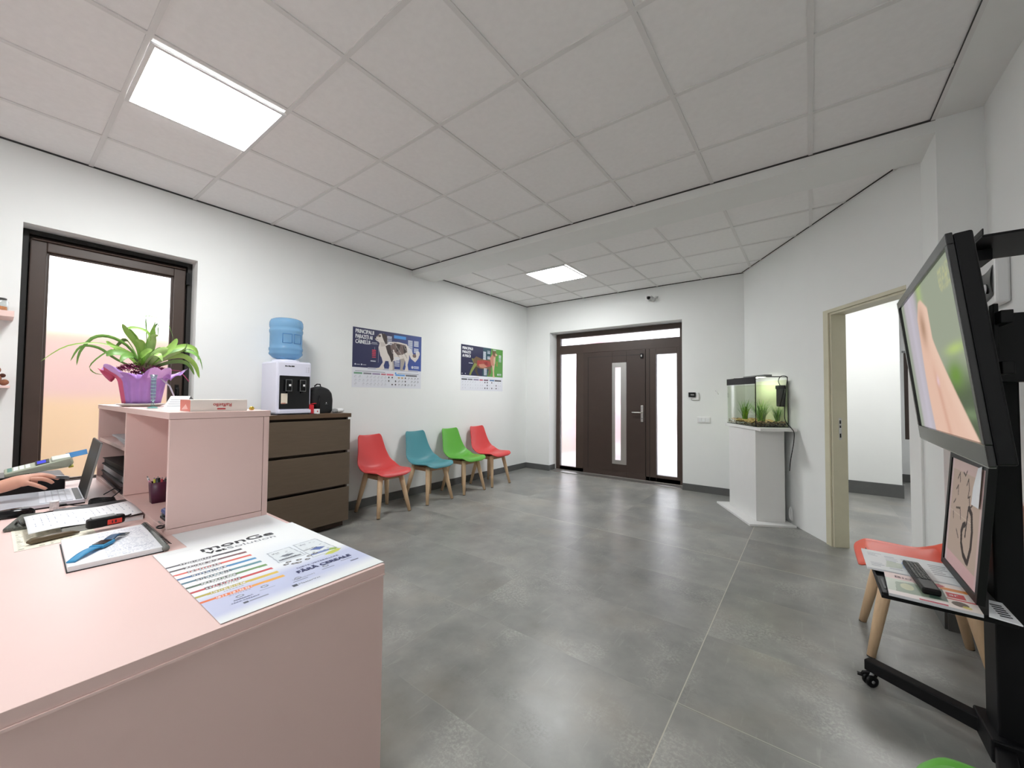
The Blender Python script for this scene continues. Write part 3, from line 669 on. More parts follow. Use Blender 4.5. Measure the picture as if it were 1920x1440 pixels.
# ------------------------------------------------------------------ fittings on the entrance wall
t = thing('security_camera', 'small white security camera with black lens above the entrance door', 'security camera', (2.235, D, 2.745))
b = B(); b.lathe([(0, 0), (.038, .0), (.036, .02), (0, .024)], WHITEP, M=Matrix.Translation((.045, 0, -.01)) @ Matrix.Rotation(PI/2, 4, 'X'), n=24); b.tube([(.045, -.02, -.01), (.03, -.06, .0), (.0, -.07, .0)], .009, WHITEP); b.tube([(.045, 0, .025), (.03, -.015, .045), (.0, -.02, .03)], .003, GREY, n=5); b.build('mount', t)
b = B(); Mc = Matrix.Translation((-.005, -.075, 0)) @ Matrix.Rotation(.45, 4, 'Z') @ Matrix.Rotation(PI/2+.12, 4, 'X')
b.lathe([(0, -.05), (.026, -.05), (.030, -.03), (.030, .07), (0, .07)], WHITEP, M=Mc, n=24); b.box((-.034, .018, -.05), (.034, .034, .095), WHITEP, Mc)
b.lathe([(0, .0702), (.026, .0702), (.024, .078), (0, .08)], BLKG, M=Mc, n=24); b.build('camera_head', t)
b = B(); b.box((.07, -.03, .0), (.095, -.0, .03), WHITEP); b.tube([(.095, -.01, .01), (.115, -.008, .0), (.118, -.006, .03)], .003, GREY, n=5); b.build('junction', t)
t = thing('thermostat', 'small wall thermostat with black screen right of the entrance door', 'thermostat', (2.835, D, 1.31))
b = B(); b.box((-.02, -.018, -.055), (.068, 0, .048), WHITEP); b.build('base', t, bevel=.004); b = B(); b.box((-.062, -.03, -.018), (.030, -.0185, .050), BLKG); b.build('screen', t, bevel=.003)
b = B(); b.box((-.035, -.0312, .008), (.012, -.0304, .026), GREY); b.build('readout', t)
b = B(); b.box((-.03, -.012, -.055), (.02, -.002, -.05), GREY); b.build('holder', t)
t = thing('light_switch', 'triple white light switch on the wall below the thermostat', 'light switch', (2.962, D, .985))
b = B(); b.box((-.080, -.009, -.040), (.080, 0, .040), WHITEP); b.build('plate', t, bevel=.004)
for k in range(3):
    b = B(); b.box((-.066+k*.046, -.013, -.026), (-.026+k*.046, -.0092, .026), PAPER); b.build('rocker', t, bevel=.002)
t = thing('wall_hook', 'tiny white cable hook on the wall beside the fish tank', 'hook', (3.124, D, 1.36))
b = B(); b.tube([(-.012, -.004, .022), (0, -.014, .012), (.01, -.014, -.01), (.018, -.004, -.024)], .005, WHITEP); b.build('clip', t); b = B(); b.lathe([(0, 0), (.006, 0), (.005, .008), (0, .009)], GREY, M=Matrix.Translation((-.012, 0, .02)) @ Matrix.Rotation(PI/2, 4, 'X'), n=12); b.build('screw', t)
# ------------------------------------------------------------------ wall posters
def L3(*c): return np.array([lin(x) for x in c])
def poster_dog():
    t = thing('poster', 'dark blue dog parasite poster with a spotted dog, hung nearer the water dispenser', 'poster', (.0015, 2.457, 1.375), group='parasite posters on the left wall')
    W_, H_ = .988, .688
    c = Canvas(330, 230, L3(226, 228, 236)); navy = L3(40, 42, 84); blue = L3(64, 92, 172)
    f = np.clip((c.u*.9+(1-c.v)*.35-.45)/.7, 0, 1)[..., None]; bgc = navy*(1-f)+blue*f; mk = c.v > .335; c.a[mk] = bgc[mk]
    mk = (c.v > .315) & (c.v <= .345) & (c.u > .2) & (c.u < .95); c.a[mk] = L3(190, 192, 206)
    wh = L3(226, 218, 212); bk = L3(58, 44, 44); gr = L3(120, 100, 96); sh = L3(176, 166, 158)
    # far legs, body, near legs
    c.poly([(.50, .50), (.56, .50), (.57, .40), (.575, .32), (.50, .32), (.52, .38)], sh); c.poly([(.66, .55), (.74, .56), (.72, .44), (.70, .36), (.72, .33), (.66, .325), (.665, .42)], sh)
    body = [(.36, .80), (.44, .83), (.52, .83), (.64, .84), (.76, .82), (.80, .74), (.79, .62), (.72, .56), (.60, .50), (.50, .48), (.42, .48), (.37, .56), (.34, .70)]
    c.poly(body, wh)
    c.poly([(.37, .60), (.46, .56), (.43, .46), (.385, .36), (.33, .345), (.305, .33), (.31, .318), (.40, .318), (.43, .34)], wh); c.poly([(.37, .60), (.45, .58), (.40, .44), (.36, .36), (.345, .33), (.40, .33), (.43, .44), (.46, .55)], wh)
    c.poly([(.47, .56), (.54, .54), (.545, .42), (.55, .33), (.50, .315), (.49, .33), (.50, .40)], wh)
    c.poly([(.72, .72), (.80, .72), (.80, .56), (.775, .44), (.79, .34), (.785, .32), (.73, .32), (.745, .40), (.74, .50), (.70, .60)], wh)
    c.poly([(.78, .78), (.84, .72), (.87, .62), (.90, .60), (.95, .72), (.97, .66), (.95, .58), (.90, .50), (.83, .56), (.79, .66)], wh); c.ell(.94, .665, .033, .055, wh)
    c.ell(.885, .62, .03, .035, gr)
    c.poly([(.44, .74), (.52, .80), (.55, .66), (.56, .52), (.53, .46), (.50, .56), (.47, .62)], bk); c.poly([(.56, .82), (.74, .80), (.76, .70), (.70, .62), (.62, .60), (.57, .66)], gr); c.poly([(.60, .80), (.66, .80), (.64, .68), (.60, .66)], bk); c.poly([(.70, .78), (.75, .78), (.77, .68), (.72, .64)], bk)
    c.poly([(.50, .80), (.60, .80), (.58, .70), (.52, .68)], gr)
    for k in range(26): 
        x = .52+.25*((k*37) % 26)/26; y = .58+.22*((k*17) % 26)/26; c.line([(x, y), (x+.012, y-.05)], .004, L3(196, 186, 180) if k % 2 else L3(84, 60, 58), .8, 1.4)
    # head looking left
    c.poly([(.35, .94), (.41, .955), (.45, .92), (.46, .84), (.43, .78), (.37, .76), (.34, .80), (.31, .815), (.29, .84), (.30, .87), (.33, .90)], wh)
    c.poly([(.38, .955), (.43, .95), (.47, .90), (.48, .80), (.44, .77), (.41, .84), (.39, .90)], bk); c.ell(.355, .905, .018, .022, gr); c.ell(.355, .895, .007, .009, L3(20, 16, 16)); c.ell(.297, .862, .012, .014, L3(24, 20, 22)); c.line([(.300, .838), (.318, .834), (.335, .838)], .003, bk, .8, 1.4); c.poly([(.31, .90), (.335, .93), (.345, .90), (.33, .87)], gr, .5); c.poly([(.36, .80), (.42, .80), (.44, .74), (.38, .72)], L3(206, 196, 190))
    # text blocks
    lb = L3(70, 150, 226); tw = L3(222, 226, 236)
    c.rect(.56, .90, .745, .955, lb); 
    for x0, x1, y0, y1 in ((.46, .53, .77, .92), (.78, .85, .66, .90), (.875, .95, .80, .90), (.875, .95, .68, .76), (.575, .65, .39, .56)):
        y = y1
        while y > y0: c.rect(x0, y-.012, x1, y, tw); y -= .022
    y = .65
    while y > .50: c.rect(.255, y-.014, .305, y, L3(216, 60, 84)); y -= .030
    c.rect(.235, .45, .305, .465, tw, .8); c.rect(.25, .77, .32, .778, tw, .8); c.rect(.21, .75, .33, .758, tw, .6)
    c.line([(.29, .70), (.29, .66)], .002, tw, .7, 1.4); c.line([(.34, .68), (.34, .44)], .002, tw, .6, 1.4)
    c.ell(.04, .385, .009, .013, tw); c.ell(.12, .385, .009, .013, tw); c.rect(.055, .38, .10, .388, tw, .7); c.rect(.135, .38, .18, .388, tw, .7)
    c.ell(.855, .40, .018, .026, tw, .8); c.rect(.88, .405, .96, .42, tw, .9); c.rect(.88, .38, .96, .393, tw, .9)
    # lower charts
    c.rect(.04, .27, .44, .28, L3(70, 72, 90), .8); c.rect(.62, .265, .96, .273, L3(70, 72, 90), .8); c.ell(.595, .27, .012, .016, L3(60, 140, 216))
    for x0, x1, col in ((.025, .13, L3(60, 140, 90)), (.145, .25, L3(120, 120, 130)), (.265, .37, L3(140, 120, 160)), (.385, .45, L3(190, 80, 100)), (.465, .56, L3(224, 70, 100)), (.59, .735, L3(60, 150, 224)), (.75, .93, L3(30, 32, 40))):
        c.rect(x0, .225, x1, .25, col); 
        for q in range(int((x1-x0)/.012)): c.rect(x0+.006+q*.012, .233, x0+.011+q*.012, .243, L3(230, 230, 240), .6)
    rr = random.Random(2)
    for i in range(19):
        for j in range(3):
            x = .045+i*.05; y = .19-j*.062; 
            if rr.random() < .12: continue
            col = L3(150, 150, 160) if i < 9 else L3(60, 56, 60)
            if i in (9, 10, 14, 11): c.ell(x, y, .010, .014, col)
            elif i in (12, 13) and j == 0: c.ell(x, y, .017, .012, L3(190, 150, 80))
            else: c.line([(x-.014*rr.random(), y-.012), (x+.012*rr.random(), y+.01), (x+.015, y-.008*rr.random())], .0025 if i < 9 else .004, col, .8, 1.4)
            c.rect(x-.012, y-.026, x+.012, y-.022, L3(160, 160, 172), .6)
    c.build('printed_sheet', (.0, 0, 0), (0, W_, 0), (0, 0, H_), PRINT, t)
    b = B()
    for k, s_ in enumerate(('PRINCIPALII', 'PARAZI\u021aI AI', 'C\u00c2INELUI')):
        for e_ in (-.0016, 0, .0016): b.text(s_, .064, (.0010+e_*.2, .035+e_, .625-k*.060+e_*.5), (0, 1, 0), (0, 0, 1), PAPER, width=(.235, .215, .185)[k])
    b.build('title_lettering', t)
    b = B(); b.box((-.001, 0, 0), (-.0002, W_, H_), PAPER); b.build('paper_back', t)
poster_dog()
def poster_cat():
    t = thing('poster', 'navy and green cat parasite poster with a walking cat, hung nearer the room corner', 'poster', (.0015, 4.193, 1.367), group='parasite posters on the left wall')
    W_, H_ = .996, .690
    c = Canvas(300, 210, L3(226, 228, 236)); navy = L3(36, 38, 70); teal = L3(36, 84, 92); green = L3(84, 150, 62)
    mk = c.v > .335; c.a[mk] = navy
    c.poly([(.50, 1.0), (.70, 1.0), (.66, .70), (.60, .335), (.48, .335)], teal, .7); c.poly([(.70, 1.0), (1.0, 1.0), (1.0, .335), (.60, .335), (.66, .6)], green)
    fur = L3(112, 88, 62); red = L3(168, 64, 62); org = L3(190, 130, 110); lite = L3(206, 176, 150); dk = L3(70, 60, 40)
    c.line([(.30, .68), (.25, .70), (.30, .60), (.24, .48), (.20, .37)], .018, L3(120, 130, 70), 1, 1.4)
    c.poly([(.32, .60), (.38, .56), (.36, .44), (.40, .36), (.44, .34), (.37, .335), (.31, .44)], dk); c.poly([(.62, .54), (.68, .56), (.70, .44), (.66, .36), (.62, .335), (.64, .45)], fur)
    c.poly([(.27, .70), (.34, .77), (.46, .73), (.60, .72), (.70, .78), (.76, .78), (.76, .62), (.70, .54), (.60, .50), (.44, .50), (.34, .54), (.28, .60)], fur)
    c.poly([(.36, .68), (.48, .70), (.62, .70), (.70, .68), (.68, .58), (.56, .54), (.44, .54), (.36, .58)], red); c.poly([(.40, .60), (.52, .62), (.60, .56), (.50, .52), (.42, .53)], org); c.poly([(.52, .66), (.60, .68), (.62, .60), (.55, .60)], L3(140, 40, 44))
    c.poly([(.30, .62), (.36, .60), (.30, .50), (.24, .40), (.22, .34), (.18, .345), (.22, .44)], L3(130, 140, 74)); c.poly([(.72, .60), (.79, .62), (.77, .48), (.78, .36), (.80, .325), (.74, .325), (.74, .44)], lite)
    c.poly([(.66, .76), (.71, .84), (.735, .90), (.80, .90), (.81, .80), (.80, .70), (.77, .60), (.70, .60)], org); c.poly([(.76, .80), (.805, .80), (.80, .66), (.775, .60), (.755, .68)], lite)
    c.poly([(.725, .90), (.72, .95), (.728, .985), (.755, .945), (.785, .94), (.805, .975), (.815, .93), (.835, .89), (.855, .865), (.850, .845), (.82, .83), (.77, .82), (.735, .85)], fur)
    c.poly([(.80, .885), (.835, .885), (.855, .862), (.848, .845), (.815, .835), (.795, .855)], lite); c.ell(.808, .893, .008, .010, L3(180, 190, 90)); c.ell(.853, .863, .006, .007, L3(190, 90, 90)); c.line([(.74, .93), (.76, .91), (.74, .88)], .004, dk, .8, 1.4)
    for k in range(18): x = .34+.36*((k*11) % 18)/18; c.line([(x, .74-.1*((k*7) % 9)/9), (x+.014, .60)], .004, L3(140, 100, 60) if k % 2 else dk, .6, 1.4)
    tw = L3(222, 226, 236)
    for x0, x1, y0, y1 in ((.50, .565, .72, .90), (.60, .67, .87, .93), (.60, .67, .74, .80), (.89, .955, .70, .86), (.52, .59, .36, .52), (.745, .82, .955, .975)):
        y = y1
        while y > y0: c.rect(x0, y-.013, x1, y, tw, .9); y -= .024
    for y in (.68, .64, .60): c.rect(.83, y, .86, y+.015, L3(214, 80, 80))
    c.rect(.17, .60, .26, .612, tw, .8); c.ell(.03, .37, .008, .012, tw); c.ell(.10, .37, .008, .012, tw); c.ell(.87, .395, .016, .024, tw, .8); c.rect(.89, .40, .96, .412, tw, .9); c.rect(.89, .375, .96, .387, tw, .9)
    c.rect(.03, .285, .40, .293, L3(70, 72, 90), .8); c.rect(.60, .275, .96, .283, L3(70, 72, 90), .8)
    for x0, x1, col in ((.02, .14, L3(60, 64, 70)), (.155, .26, L3(110, 112, 122)), (.28, .40, L3(130, 120, 150)), (.42, .50, L3(186, 80, 100)), (.52, .63, L3(100, 60, 84)), (.66, .78, L3(60, 110, 160)), (.79, .96, L3(30, 32, 40))): c.rect(x0, .235, x1, .26, col)
    rr = random.Random(9)
    for i in range(17):
        for j in range(3):
            x = .045+i*.056; y = .195-j*.066
            if rr.random() < .15: continue
            if i in (9, 10, 12, 14): c.ell(x, y, .012, .018, L3(56, 40, 50))
            else: c.line([(x-.014*rr.random(), y-.012), (x+.012*rr.random(), y+.01)], .003, L3(140, 140, 150), .8, 1.4)
    c.build('printed_sheet', (.0, 0, 0), (0, W_, 0), (0, 0, H_), PRINT, t)
    b = B()
    for k, s_ in enumerate(('PRINCIPALII', 'PARAZI\u021aI', 'AI PISICII')):
        for e_ in (-.0016, 0, .0016): b.text(s_, .056, (.0010+e_*.2, .030+e_, .620-k*.058+e_*.5), (0, 1, 0), (0, 0, 1), PAPER, width=(.225, .18, .175)[k])
    b.build('title_lettering', t)
    b = B(); b.box((-.001, 0, 0), (-.0002, W_, H_), PAPER); b.build('paper_back', t)
poster_cat()

# ------------------------------------------------------------------ pink reception desk and hutch
t = thing('reception_desk', 'pink laminate reception desk with dusty pink end panel in the foreground', 'desk', (0, 0, 0))
b = B(); b.box((.45, -.62, .712), (3.016, .790, .740), PINK); b.build('worktop', t, bevel=.001)
b = B(); b.box((2.985, -.60, .0), (3.013, .788, .706), PINK); b.build('end_panel', t, bevel=.001)
b = B(); b.box((.45, -.618, .706), (3.0195, .789, .7115), PINKE); b.build('edge_strip', t)  # pale strip shaped to jut out and catch a bright line of light
b = B(); b.box((.45, .765, .0), (2.985, .788, .706), PINK); b.build('front_panel', t)
b = B(); b.box((.45, -.60, .0), (.475, .765, .706), PINK); b.build('end_panel', t)
HZ = .740
t = thing('desk_hutch', 'pink open shelf unit standing on the reception desk', 'shelf unit', (0, 0, 0))
b = B(); b.box((.49, .420, 1.187), (2.148, .780, 1.213), PINK); b.build('top_board', t, bevel=.001)
b = B(); b.box((2.124, .424, HZ+.024), (2.146, .752, 1.186), PINK); b.build('side_panel', t, bevel=.001)
b = B(); b.box((.492, .424, HZ+.024), (.514, .752, 1.186), PINK); b.build('side_panel', t, bevel=.001)
b = B(); b.box((.492, .754, HZ), (2.146, .776, 1.186), PINK); b.build('back_panel', t, bevel=.001)
b = B(); b.box((.492, .424, HZ), (2.146, .753, HZ+.022), PINK); b.build('bottom_board', t, bevel=.001)
b = B(); b.box((1.305, .426, HZ+.024), (1.327, .752, 1.186), PINK); b.build('divider', t, bevel=.001)
b = B(); b.box((.514, .430, .985), (1.304, .752, 1.005), PINK); b.build('shelf', t, bevel=.001)

# ------------------------------------------------------------------ flyer poster on the desk (u along +y, v along -x)
def flyer():
    OX, OY, Z0 = 3.003, .346, .7425
    t = thing('flyer_poster', 'large white pet food poster with coloured bars lying on the desk corner', 'poster', (OX, OY, Z0))
    W_, H_ = .448, .650
    c = Canvas(225, 325, L3(240, 243, 244)); u = c.u*W_; v = c.v*H_
    lav = L3(198, 204, 232); k = np.clip((.165+.10*(u/W_)**1.0*0+.0 - np.abs(v-.10-.045*(u/W_)))/.10-.55, 0, 1); k = np.clip(k*1.6, 0, 1)[..., None]; c.a = c.a*(1-k)+lav*k
    k = np.clip((.045-v)/.05, 0, 1)[..., None]; c.a = c.a*(1-k)+L3(236, 242, 242)*k
    k = np.clip(1-((u-.30)**2/.018+(v-.32)**2/.02), 0, 1)[..., None]*.35; c.a = c.a*(1-k)+L3(214, 226, 244)*k
    def P(*q): return [(a/W_, b_/H_) for a, b_ in q]
    cols = [((70, 72, 84), (60, 62, 72)), ((58, 60, 70), (120, 70, 76)), ((222, 96, 84), (222, 96, 84)), ((52, 96, 150), (72, 150, 200)), ((54, 108, 130), (96, 150, 160)), ((50, 84, 72), (112, 158, 92)), ((196, 60, 66), (206, 70, 74)), ((178, 166, 70), (228, 196, 84)), ((232, 110, 60), (242, 184, 80))]
    for i, (ca, cb_) in enumerate(cols):
        v0 = .484-i*.0415; x1 = .199
        for s_ in range(40):
            f = s_/39; cc = L3(*ca)*(1-f)+L3(*cb_)*f; c.poly(P((f*x1, v0-.006-.004*f), ((f+.03)*x1, v0-.006-.004*f), ((f+.03)*x1, v0+.006), (f*x1, v0+.006)), cc)
        c.ell(x1/W_, (v0)/H_, .013, .0085, L3(*cb_)); 
        rr = random.Random(i)
        x = .034
        while x < .118: w = rr.uniform(.003, .008); c.rect(x/W_, (v0-.010)/H_, (x+w)/W_, (v0+.008)/H_, L3(*ca) if i > 6 else L3(60, 60, 70), .85); c.rect((x+.001)/W_, (v0-.006)/H_, (x+w-.001)/W_, (v0+.004)/H_, L3(236, 238, 240), .8); x += w+.0015
        x = .06
        while x < .11: w = rr.uniform(.003, .007); c.rect(x/W_, (v0-.0185)/H_, (x+w)/W_, (v0-.0145)/H_, L3(110, 112, 124), .7); x += w+.002
    # food packs
    def pack(u0, v0, w, h_, band, leaf=False):
        c.poly(P((u0, v0), (u0+w, v0+.004), (u0+w-.006, v0+h_), (u0+.006, v0+h_-.004)), L3(226, 232, 236)); c.rect((u0+.006)/W_, (v0+h_*.1)/H_, (u0+w-.01)/W_, (v0+h_*.2)/H_, L3(*band), .8); c.poly(P((u0+.02, v0+h_*.42), (u0+w*.55, v0+h_*.5), (u0+w*.8, v0+h_*.38), (u0+w*.5, v0+h_*.30)), L3(*band), .9)
        c.line(P((u0, v0), (u0+w, v0+.004), (u0+w-.006, v0+h_), (u0+.006, v0+h_-.004), (u0, v0)), .0028, L3(170, 178, 188), .9, W_/H_)
        rr = random.Random(int(u0*1000))
        for _ in range(20): x = u0+rr.uniform(.01, w-.02); y = v0+rr.uniform(.01, h_-.02); c.rect(x/W_, y/H_, (x+.008)/W_, (y+.003)/H_, L3(110, 116, 130), .7)
    pack(.235, .255, .085, .115, (86, 92, 104)); pack(.325, .215, .092, .165, (52, 88, 168)); 
    for a, b_ in ((.243, .226), (.262, .214), (.285, .232), (.305, .215), (.322, .238), (.256, .240), (.275, .210), (.345, .245)): c.ell(a/W_, b_/H_, .020, .010, L3(74, 70, 70)); c.ell(a/W_+.004, b_/H_+.002, .009, .004, L3(210, 208, 206))
    c.poly(P((.355, .205), (.38, .222), (.412, .226), (.425, .218), (.405, .203), (.38, .196)), L3(200, 206, 90)); c.poly(P((.385, .232), (.40, .25), (.42, .24), (.41, .225)), L3(150, 180, 90))
    # small logos
    for a, b_ in ((.078, .114), (.141, .122), (.222, .100), (.315, .118), (.385, .135)):
        c.ell(a/W_, b_/H_, .022, .012, L3(90, 96, 116), .8); c.ell(a/W_, b_/H_, .015, .007, L3(206, 212, 232), .9); c.rect((a-.02)/W_, (b_-.020)/H_, (a+.02)/W_, (b_-.017)/H_, L3(90, 96, 116), .8)
    c.rect(.07/W_, .060/H_, .082/W_, .070/H_, L3(70, 74, 90)); c.rect(.084/W_, .063/H_, .13/W_, .067/H_, L3(110, 116, 134), .8); c.rect(.190/W_, .052/H_, .203/W_, .066/H_, L3(60, 64, 80))
    c.rect(.385/W_, .088/H_, .412/W_, .094/H_, L3(70, 74, 100)); c.rect(.03/W_, .612/H_, .10/W_, .614/H_, L3(200, 205, 210), .6)
    c.build('printed_sheet', (0, 0, 0), (0, W_, 0), (-H_, 0, 0), PRINT, t)
    b = B(); b.box((-H_, 0, -.0009), (0, W_, -.0003), PAPER); b.build('paper_back', t)
    b = B(); z = .0006
    def T(s_, size, u0, v0, m, width=None): b.text(s_, size, (-v0, u0, z), (0, 1, 0), (-1, 0, 0), m, width=width)
    def TB(s_, size, u0, v0, m, width):           # heavier lettering
        for q_, (dx, dv) in enumerate(((-.0010, -.0006), (-.0010, .0008), (0, -.0006), (0, .0008), (.0010, -.0006), (.0010, .0008))):
            b.text(s_, size, (-(v0+dv), u0+dx, z+q_*.00012), (0, 1, 0), (-1, 0, 0), m, width=width)
    TB('monGe', .062, .112, .552, INK, .226); b.build('logo_lettering', t); b = B()
    TB('Vet', .034, .116, .516, INK, .055); T('Solution', .034, .176, .516, INKG, .155); b.build('logo_subtitle', t); b = B()
    T('DIETE VETERINARE', .0135, .250, .163, INKB, .135); TB('F\u0102R\u0102 CEREALE', .026, .238, .128, INKB, .172); b.build('slogan_lettering', t); b = B()
    T('monGe', .015, .252, .272, INK, .045); T('monGe', .015, .332, .292, INK, .045); T('Vet', .014, .248, .340, INK, .022); T('Vet', .014, .342, .350, INKB, .022); b.build('pack_lettering', t); b = B(); T('Vet', .013, .205, .090, INKG, .02); T('SolutioN', .010, .228, .090, INKG, .04)
    T('FORMUL\u0102', .0085, .058, .092, INKB, .045); T('F\u0102R\u0102 CEREALE', .0085, .048, .078, INKB, .065); T('MasterVet', .013, .206, .053, INKG, .062)
    b.build('footer_lettering', t)
    s2 = B()
    s2.box((2.146+.002, .44, .7405), (2.42, .775, .7412), PAPER); s2 = s2.build('loose_sheet'); tag(s2, 'plain white sheet sticking out under the pet food poster beside the shelf unit', 'sheet of paper')
flyer()

# ------------------------------------------------------------------ desk items
ZT = .7402
# big note pad in front
t = thing('note_pad', 'thick white note pad with grey spiral tube, under the blue watch', 'notebook', (0, 0, 0))
b = B(); b.prism([(1.964, .167), (2.323, .155), (2.336, .379), (1.954, .393)], ZT, ZT+.002, BLK); 
b.prism([(1.967, .170), (2.320, .158), (2.332, .376), (1.957, .389)], ZT+.0021, ZT+.0166, PAPER); b.build('page_block', t)
c = Canvas(100, 90, L3(236, 238, 244)); rr = random.Random(4)
for j in range(30):
    x = .40
    while x < .93:
        w = rr.uniform(.01, .05)
        if rr.random() < .8: c.rect(x, .05+j*.031, x+w, .062+j*.031, L3(120, 130, 160), .55)
        x += w+.015
c.build('handwritten_page', (2.318, .160, ZT+.0172), (.012, .214, 0), (-.352, .012, 0), PRINTM, t)
b = B(); b.tube([(1.952, .397, ZT+.011), (2.150, .393, ZT+.013), (2.338, .384, ZT+.011)], .0105, mat('grey_clear_tube', rgb(128, 130, 126), .3), n=10)
for k in range(22): b.tube([(1.965+k*.017, .384, ZT+.018), (1.965+k*.017, .392, ZT+.0235), (1.965+k*.017, .402, ZT+.018)], .0012, BLK, n=5)
b.build('spiral_binding', t)
# blue watch
t = thing('wrist_watch', 'bright blue sports watch lying on the white note pad', 'watch', (2.165, .252, ZT+.0172), math.atan2(.175, -.24) )
WB = mat('blue_rubber', rgb(42, 140, 190), .5); WBD = mat('dark_blue_rubber', rgb(30, 74, 110), .5)
b = B(); b.grid(lambda i, j: (-.145+.115*j, (i-.5)*(.022+.008*j), .002+.010*math.sin(j*PI*.8)), 4, 12, WB); b.build('strap', t, solid=.003)
b = B(); b.grid(lambda i, j: (.022+.075*j, (i-.5)*(.030-.008*j), .010+.008*math.sin(j*PI)), 4, 10, WBD); b.build('strap', t, solid=.003)
b = B(); b.box((-.036, -.021, .002), (.028, .021, .014), WB); b.build('case', t, bevel=.005); b = B(); b.box((-.026, -.016, .0142), (.018, .016, .0158), BLKG); b.build('display', t)
b = B(); b.box((.086, -.016, .005), (.090, .016, .010), GREY); b.box((.108, -.016, .005), (.112, .016, .010), GREY); b.box((.09, -.016, .005), (.108, -.013, .010), GREY); b.box((.09, .013, .005), (.108, .016, .010), GREY); b.build('buckle', t)
# long book with white open papers
t = thing('open_ledger', 'long open ledger with curling white pages behind the blue watch', 'book', (0, 0, 0))
b = B(); b.prism([(1.42, .19), (1.80, .185), (1.80, .418), (1.42, .418)], ZT, ZT+.020, PAPER); b.prism([(1.415, .186), (1.806, .181), (1.806, .419), (1.415, .419)], ZT+.0202, ZT+.0225, BLK); b.build('page_block', t)
def pg(i, j):
    x = 1.50+.30*i; y = .10+.315*j; return (x+.03*(1-j)*(1 if i > .5 else 0), y, ZT+.026+.010*math.sin(i*PI)*.6+.004*math.sin(j*7))
cv = Canvas(60, 60, L3(232, 235, 244))
b = B(); b.grid(pg, 14, 14, PAPER); b.build('top_page', t, solid=.0015)
PENI = mat('faint_pen_ink', rgb(176, 182, 196), .7); b = B(); rr = random.Random(8)
for j in range(16):
    y = .12+j*.018
    for i in range(7):
        if rr.random() < .5:
            i0 = (.15+i*.11)
            p = [pg(i0, (y-.10)/.315), pg(min(1, i0+.07), (y-.10)/.315), pg(min(1, i0+.07), (y+.0025-.10)/.315), pg(i0, (y+.0025-.10)/.315)]
            b.add([(a, c_, d+.0015) for a, c_, d in p], [(0, 1, 2, 3)], PENI)
b.build('handwriting', t)
# sheet beneath
c = Canvas(60, 60, L3(238, 232, 214)); rr = random.Random(11)
for j in range(18):
    for i in range(8):
        if rr.random() < .75: c.rect(.05+i*.12, .04+j*.053, .05+i*.12+rr.uniform(.03, .09), .06+j*.053, L3(110, 110, 100), .7)
t = thing('printed_form', 'cream printed form peeking out at the left end of the ledger', 'sheet of paper', (0, 0, 0))
c.build('print', (1.948, .066, ZT+.0012), (-.02, .20, 0), (-.385, 0, 0), PRINTM, t); B().prism([(1.948, .066), (1.928, .266), (1.545, .266), (1.563, .066)], ZT, ZT+.0008, PAPER).build('paper_back', t)
# eyeglass case / clipboard pencil
t = thing('pen_case', 'slim olive brown case with clear zip lying before the ledger', 'case', (1.893, .105, ZT+.002), math.atan2(.155, -.045))
b = B(); b.tube([(-.012, 0, .011), (.0, 0, .011), (.05, .002, .011), (.10, .0, .009), (.125, 0, .006)], [.003, .012, .012, .009, .003], mat('olive_leather', rgb(92, 78, 56), .4), n=10); b.build('body', t)
b = B(); b.tube([(.0, .012, .012), (.06, .013, .012), (.17, .003, .006), (.19, -.01, .008)], .002, GREY, n=6); b.build('zip', t)
# tape dispenser / red-black gadget
t = thing('tape_measure', 'black and red handheld tape measure standing on the ledger', 'tape measure', (1.872, .292, ZT+.0275 - .009), math.atan2(.085, -.01))
b = B(); b.prism([(-.045, -.022), (.040, -.022), (.058, -.010), (.058, .010), (.040, .022), (-.045, .022), (-.052, .012), (-.052, -.012)], .0, .034, BLK); b.build('case', t, bevel=.008)
b = B(); b.box((.002, -.0245, .006), (.044, -.0222, .024), mat('red_label', rgb(224, 66, 54), .5)); 
b.box((.014, -.0252, .010), (.017, -.0246, .020), INK); b.box((.023, -.0252, .010), (.028, -.0246, .020), INK); b.build('label_plate', t)
b = B(); b.box((-.04, -.018, .0342), (.03, .018, .039), GREY); b.build('lid', t, bevel=.003)
b = B(); 
for k in range(4): b.tube([(.055, -.012+k*.008, .02), (.075, -.012+k*.008, .028-.003*k)], .003, BLK, n=6)
b.build('hook', t)
# grey textured phone cover
t = thing('phone_pouch', 'dark grey textured pouch between the mouse and the white ledger pages', 'pouch', (1.505, .103, ZT), math.atan2(.05, -.23))
b = B(); b.box((-.12, -.034, 0), (.12, .034, .016), mat('dark_grey_knit', rgb(92, 94, 88), .9, var=.5, vscale=160, bump=.6, bscale=300)); b.build('body', t, bevel=.006)
b = B(); b.tube([(-.115, -.02, .014), (-.12, -.01, .03), (-.09, .0, .034), (-.07, .01, .018)], .004, DGREY, n=6); b.build('loop', t)
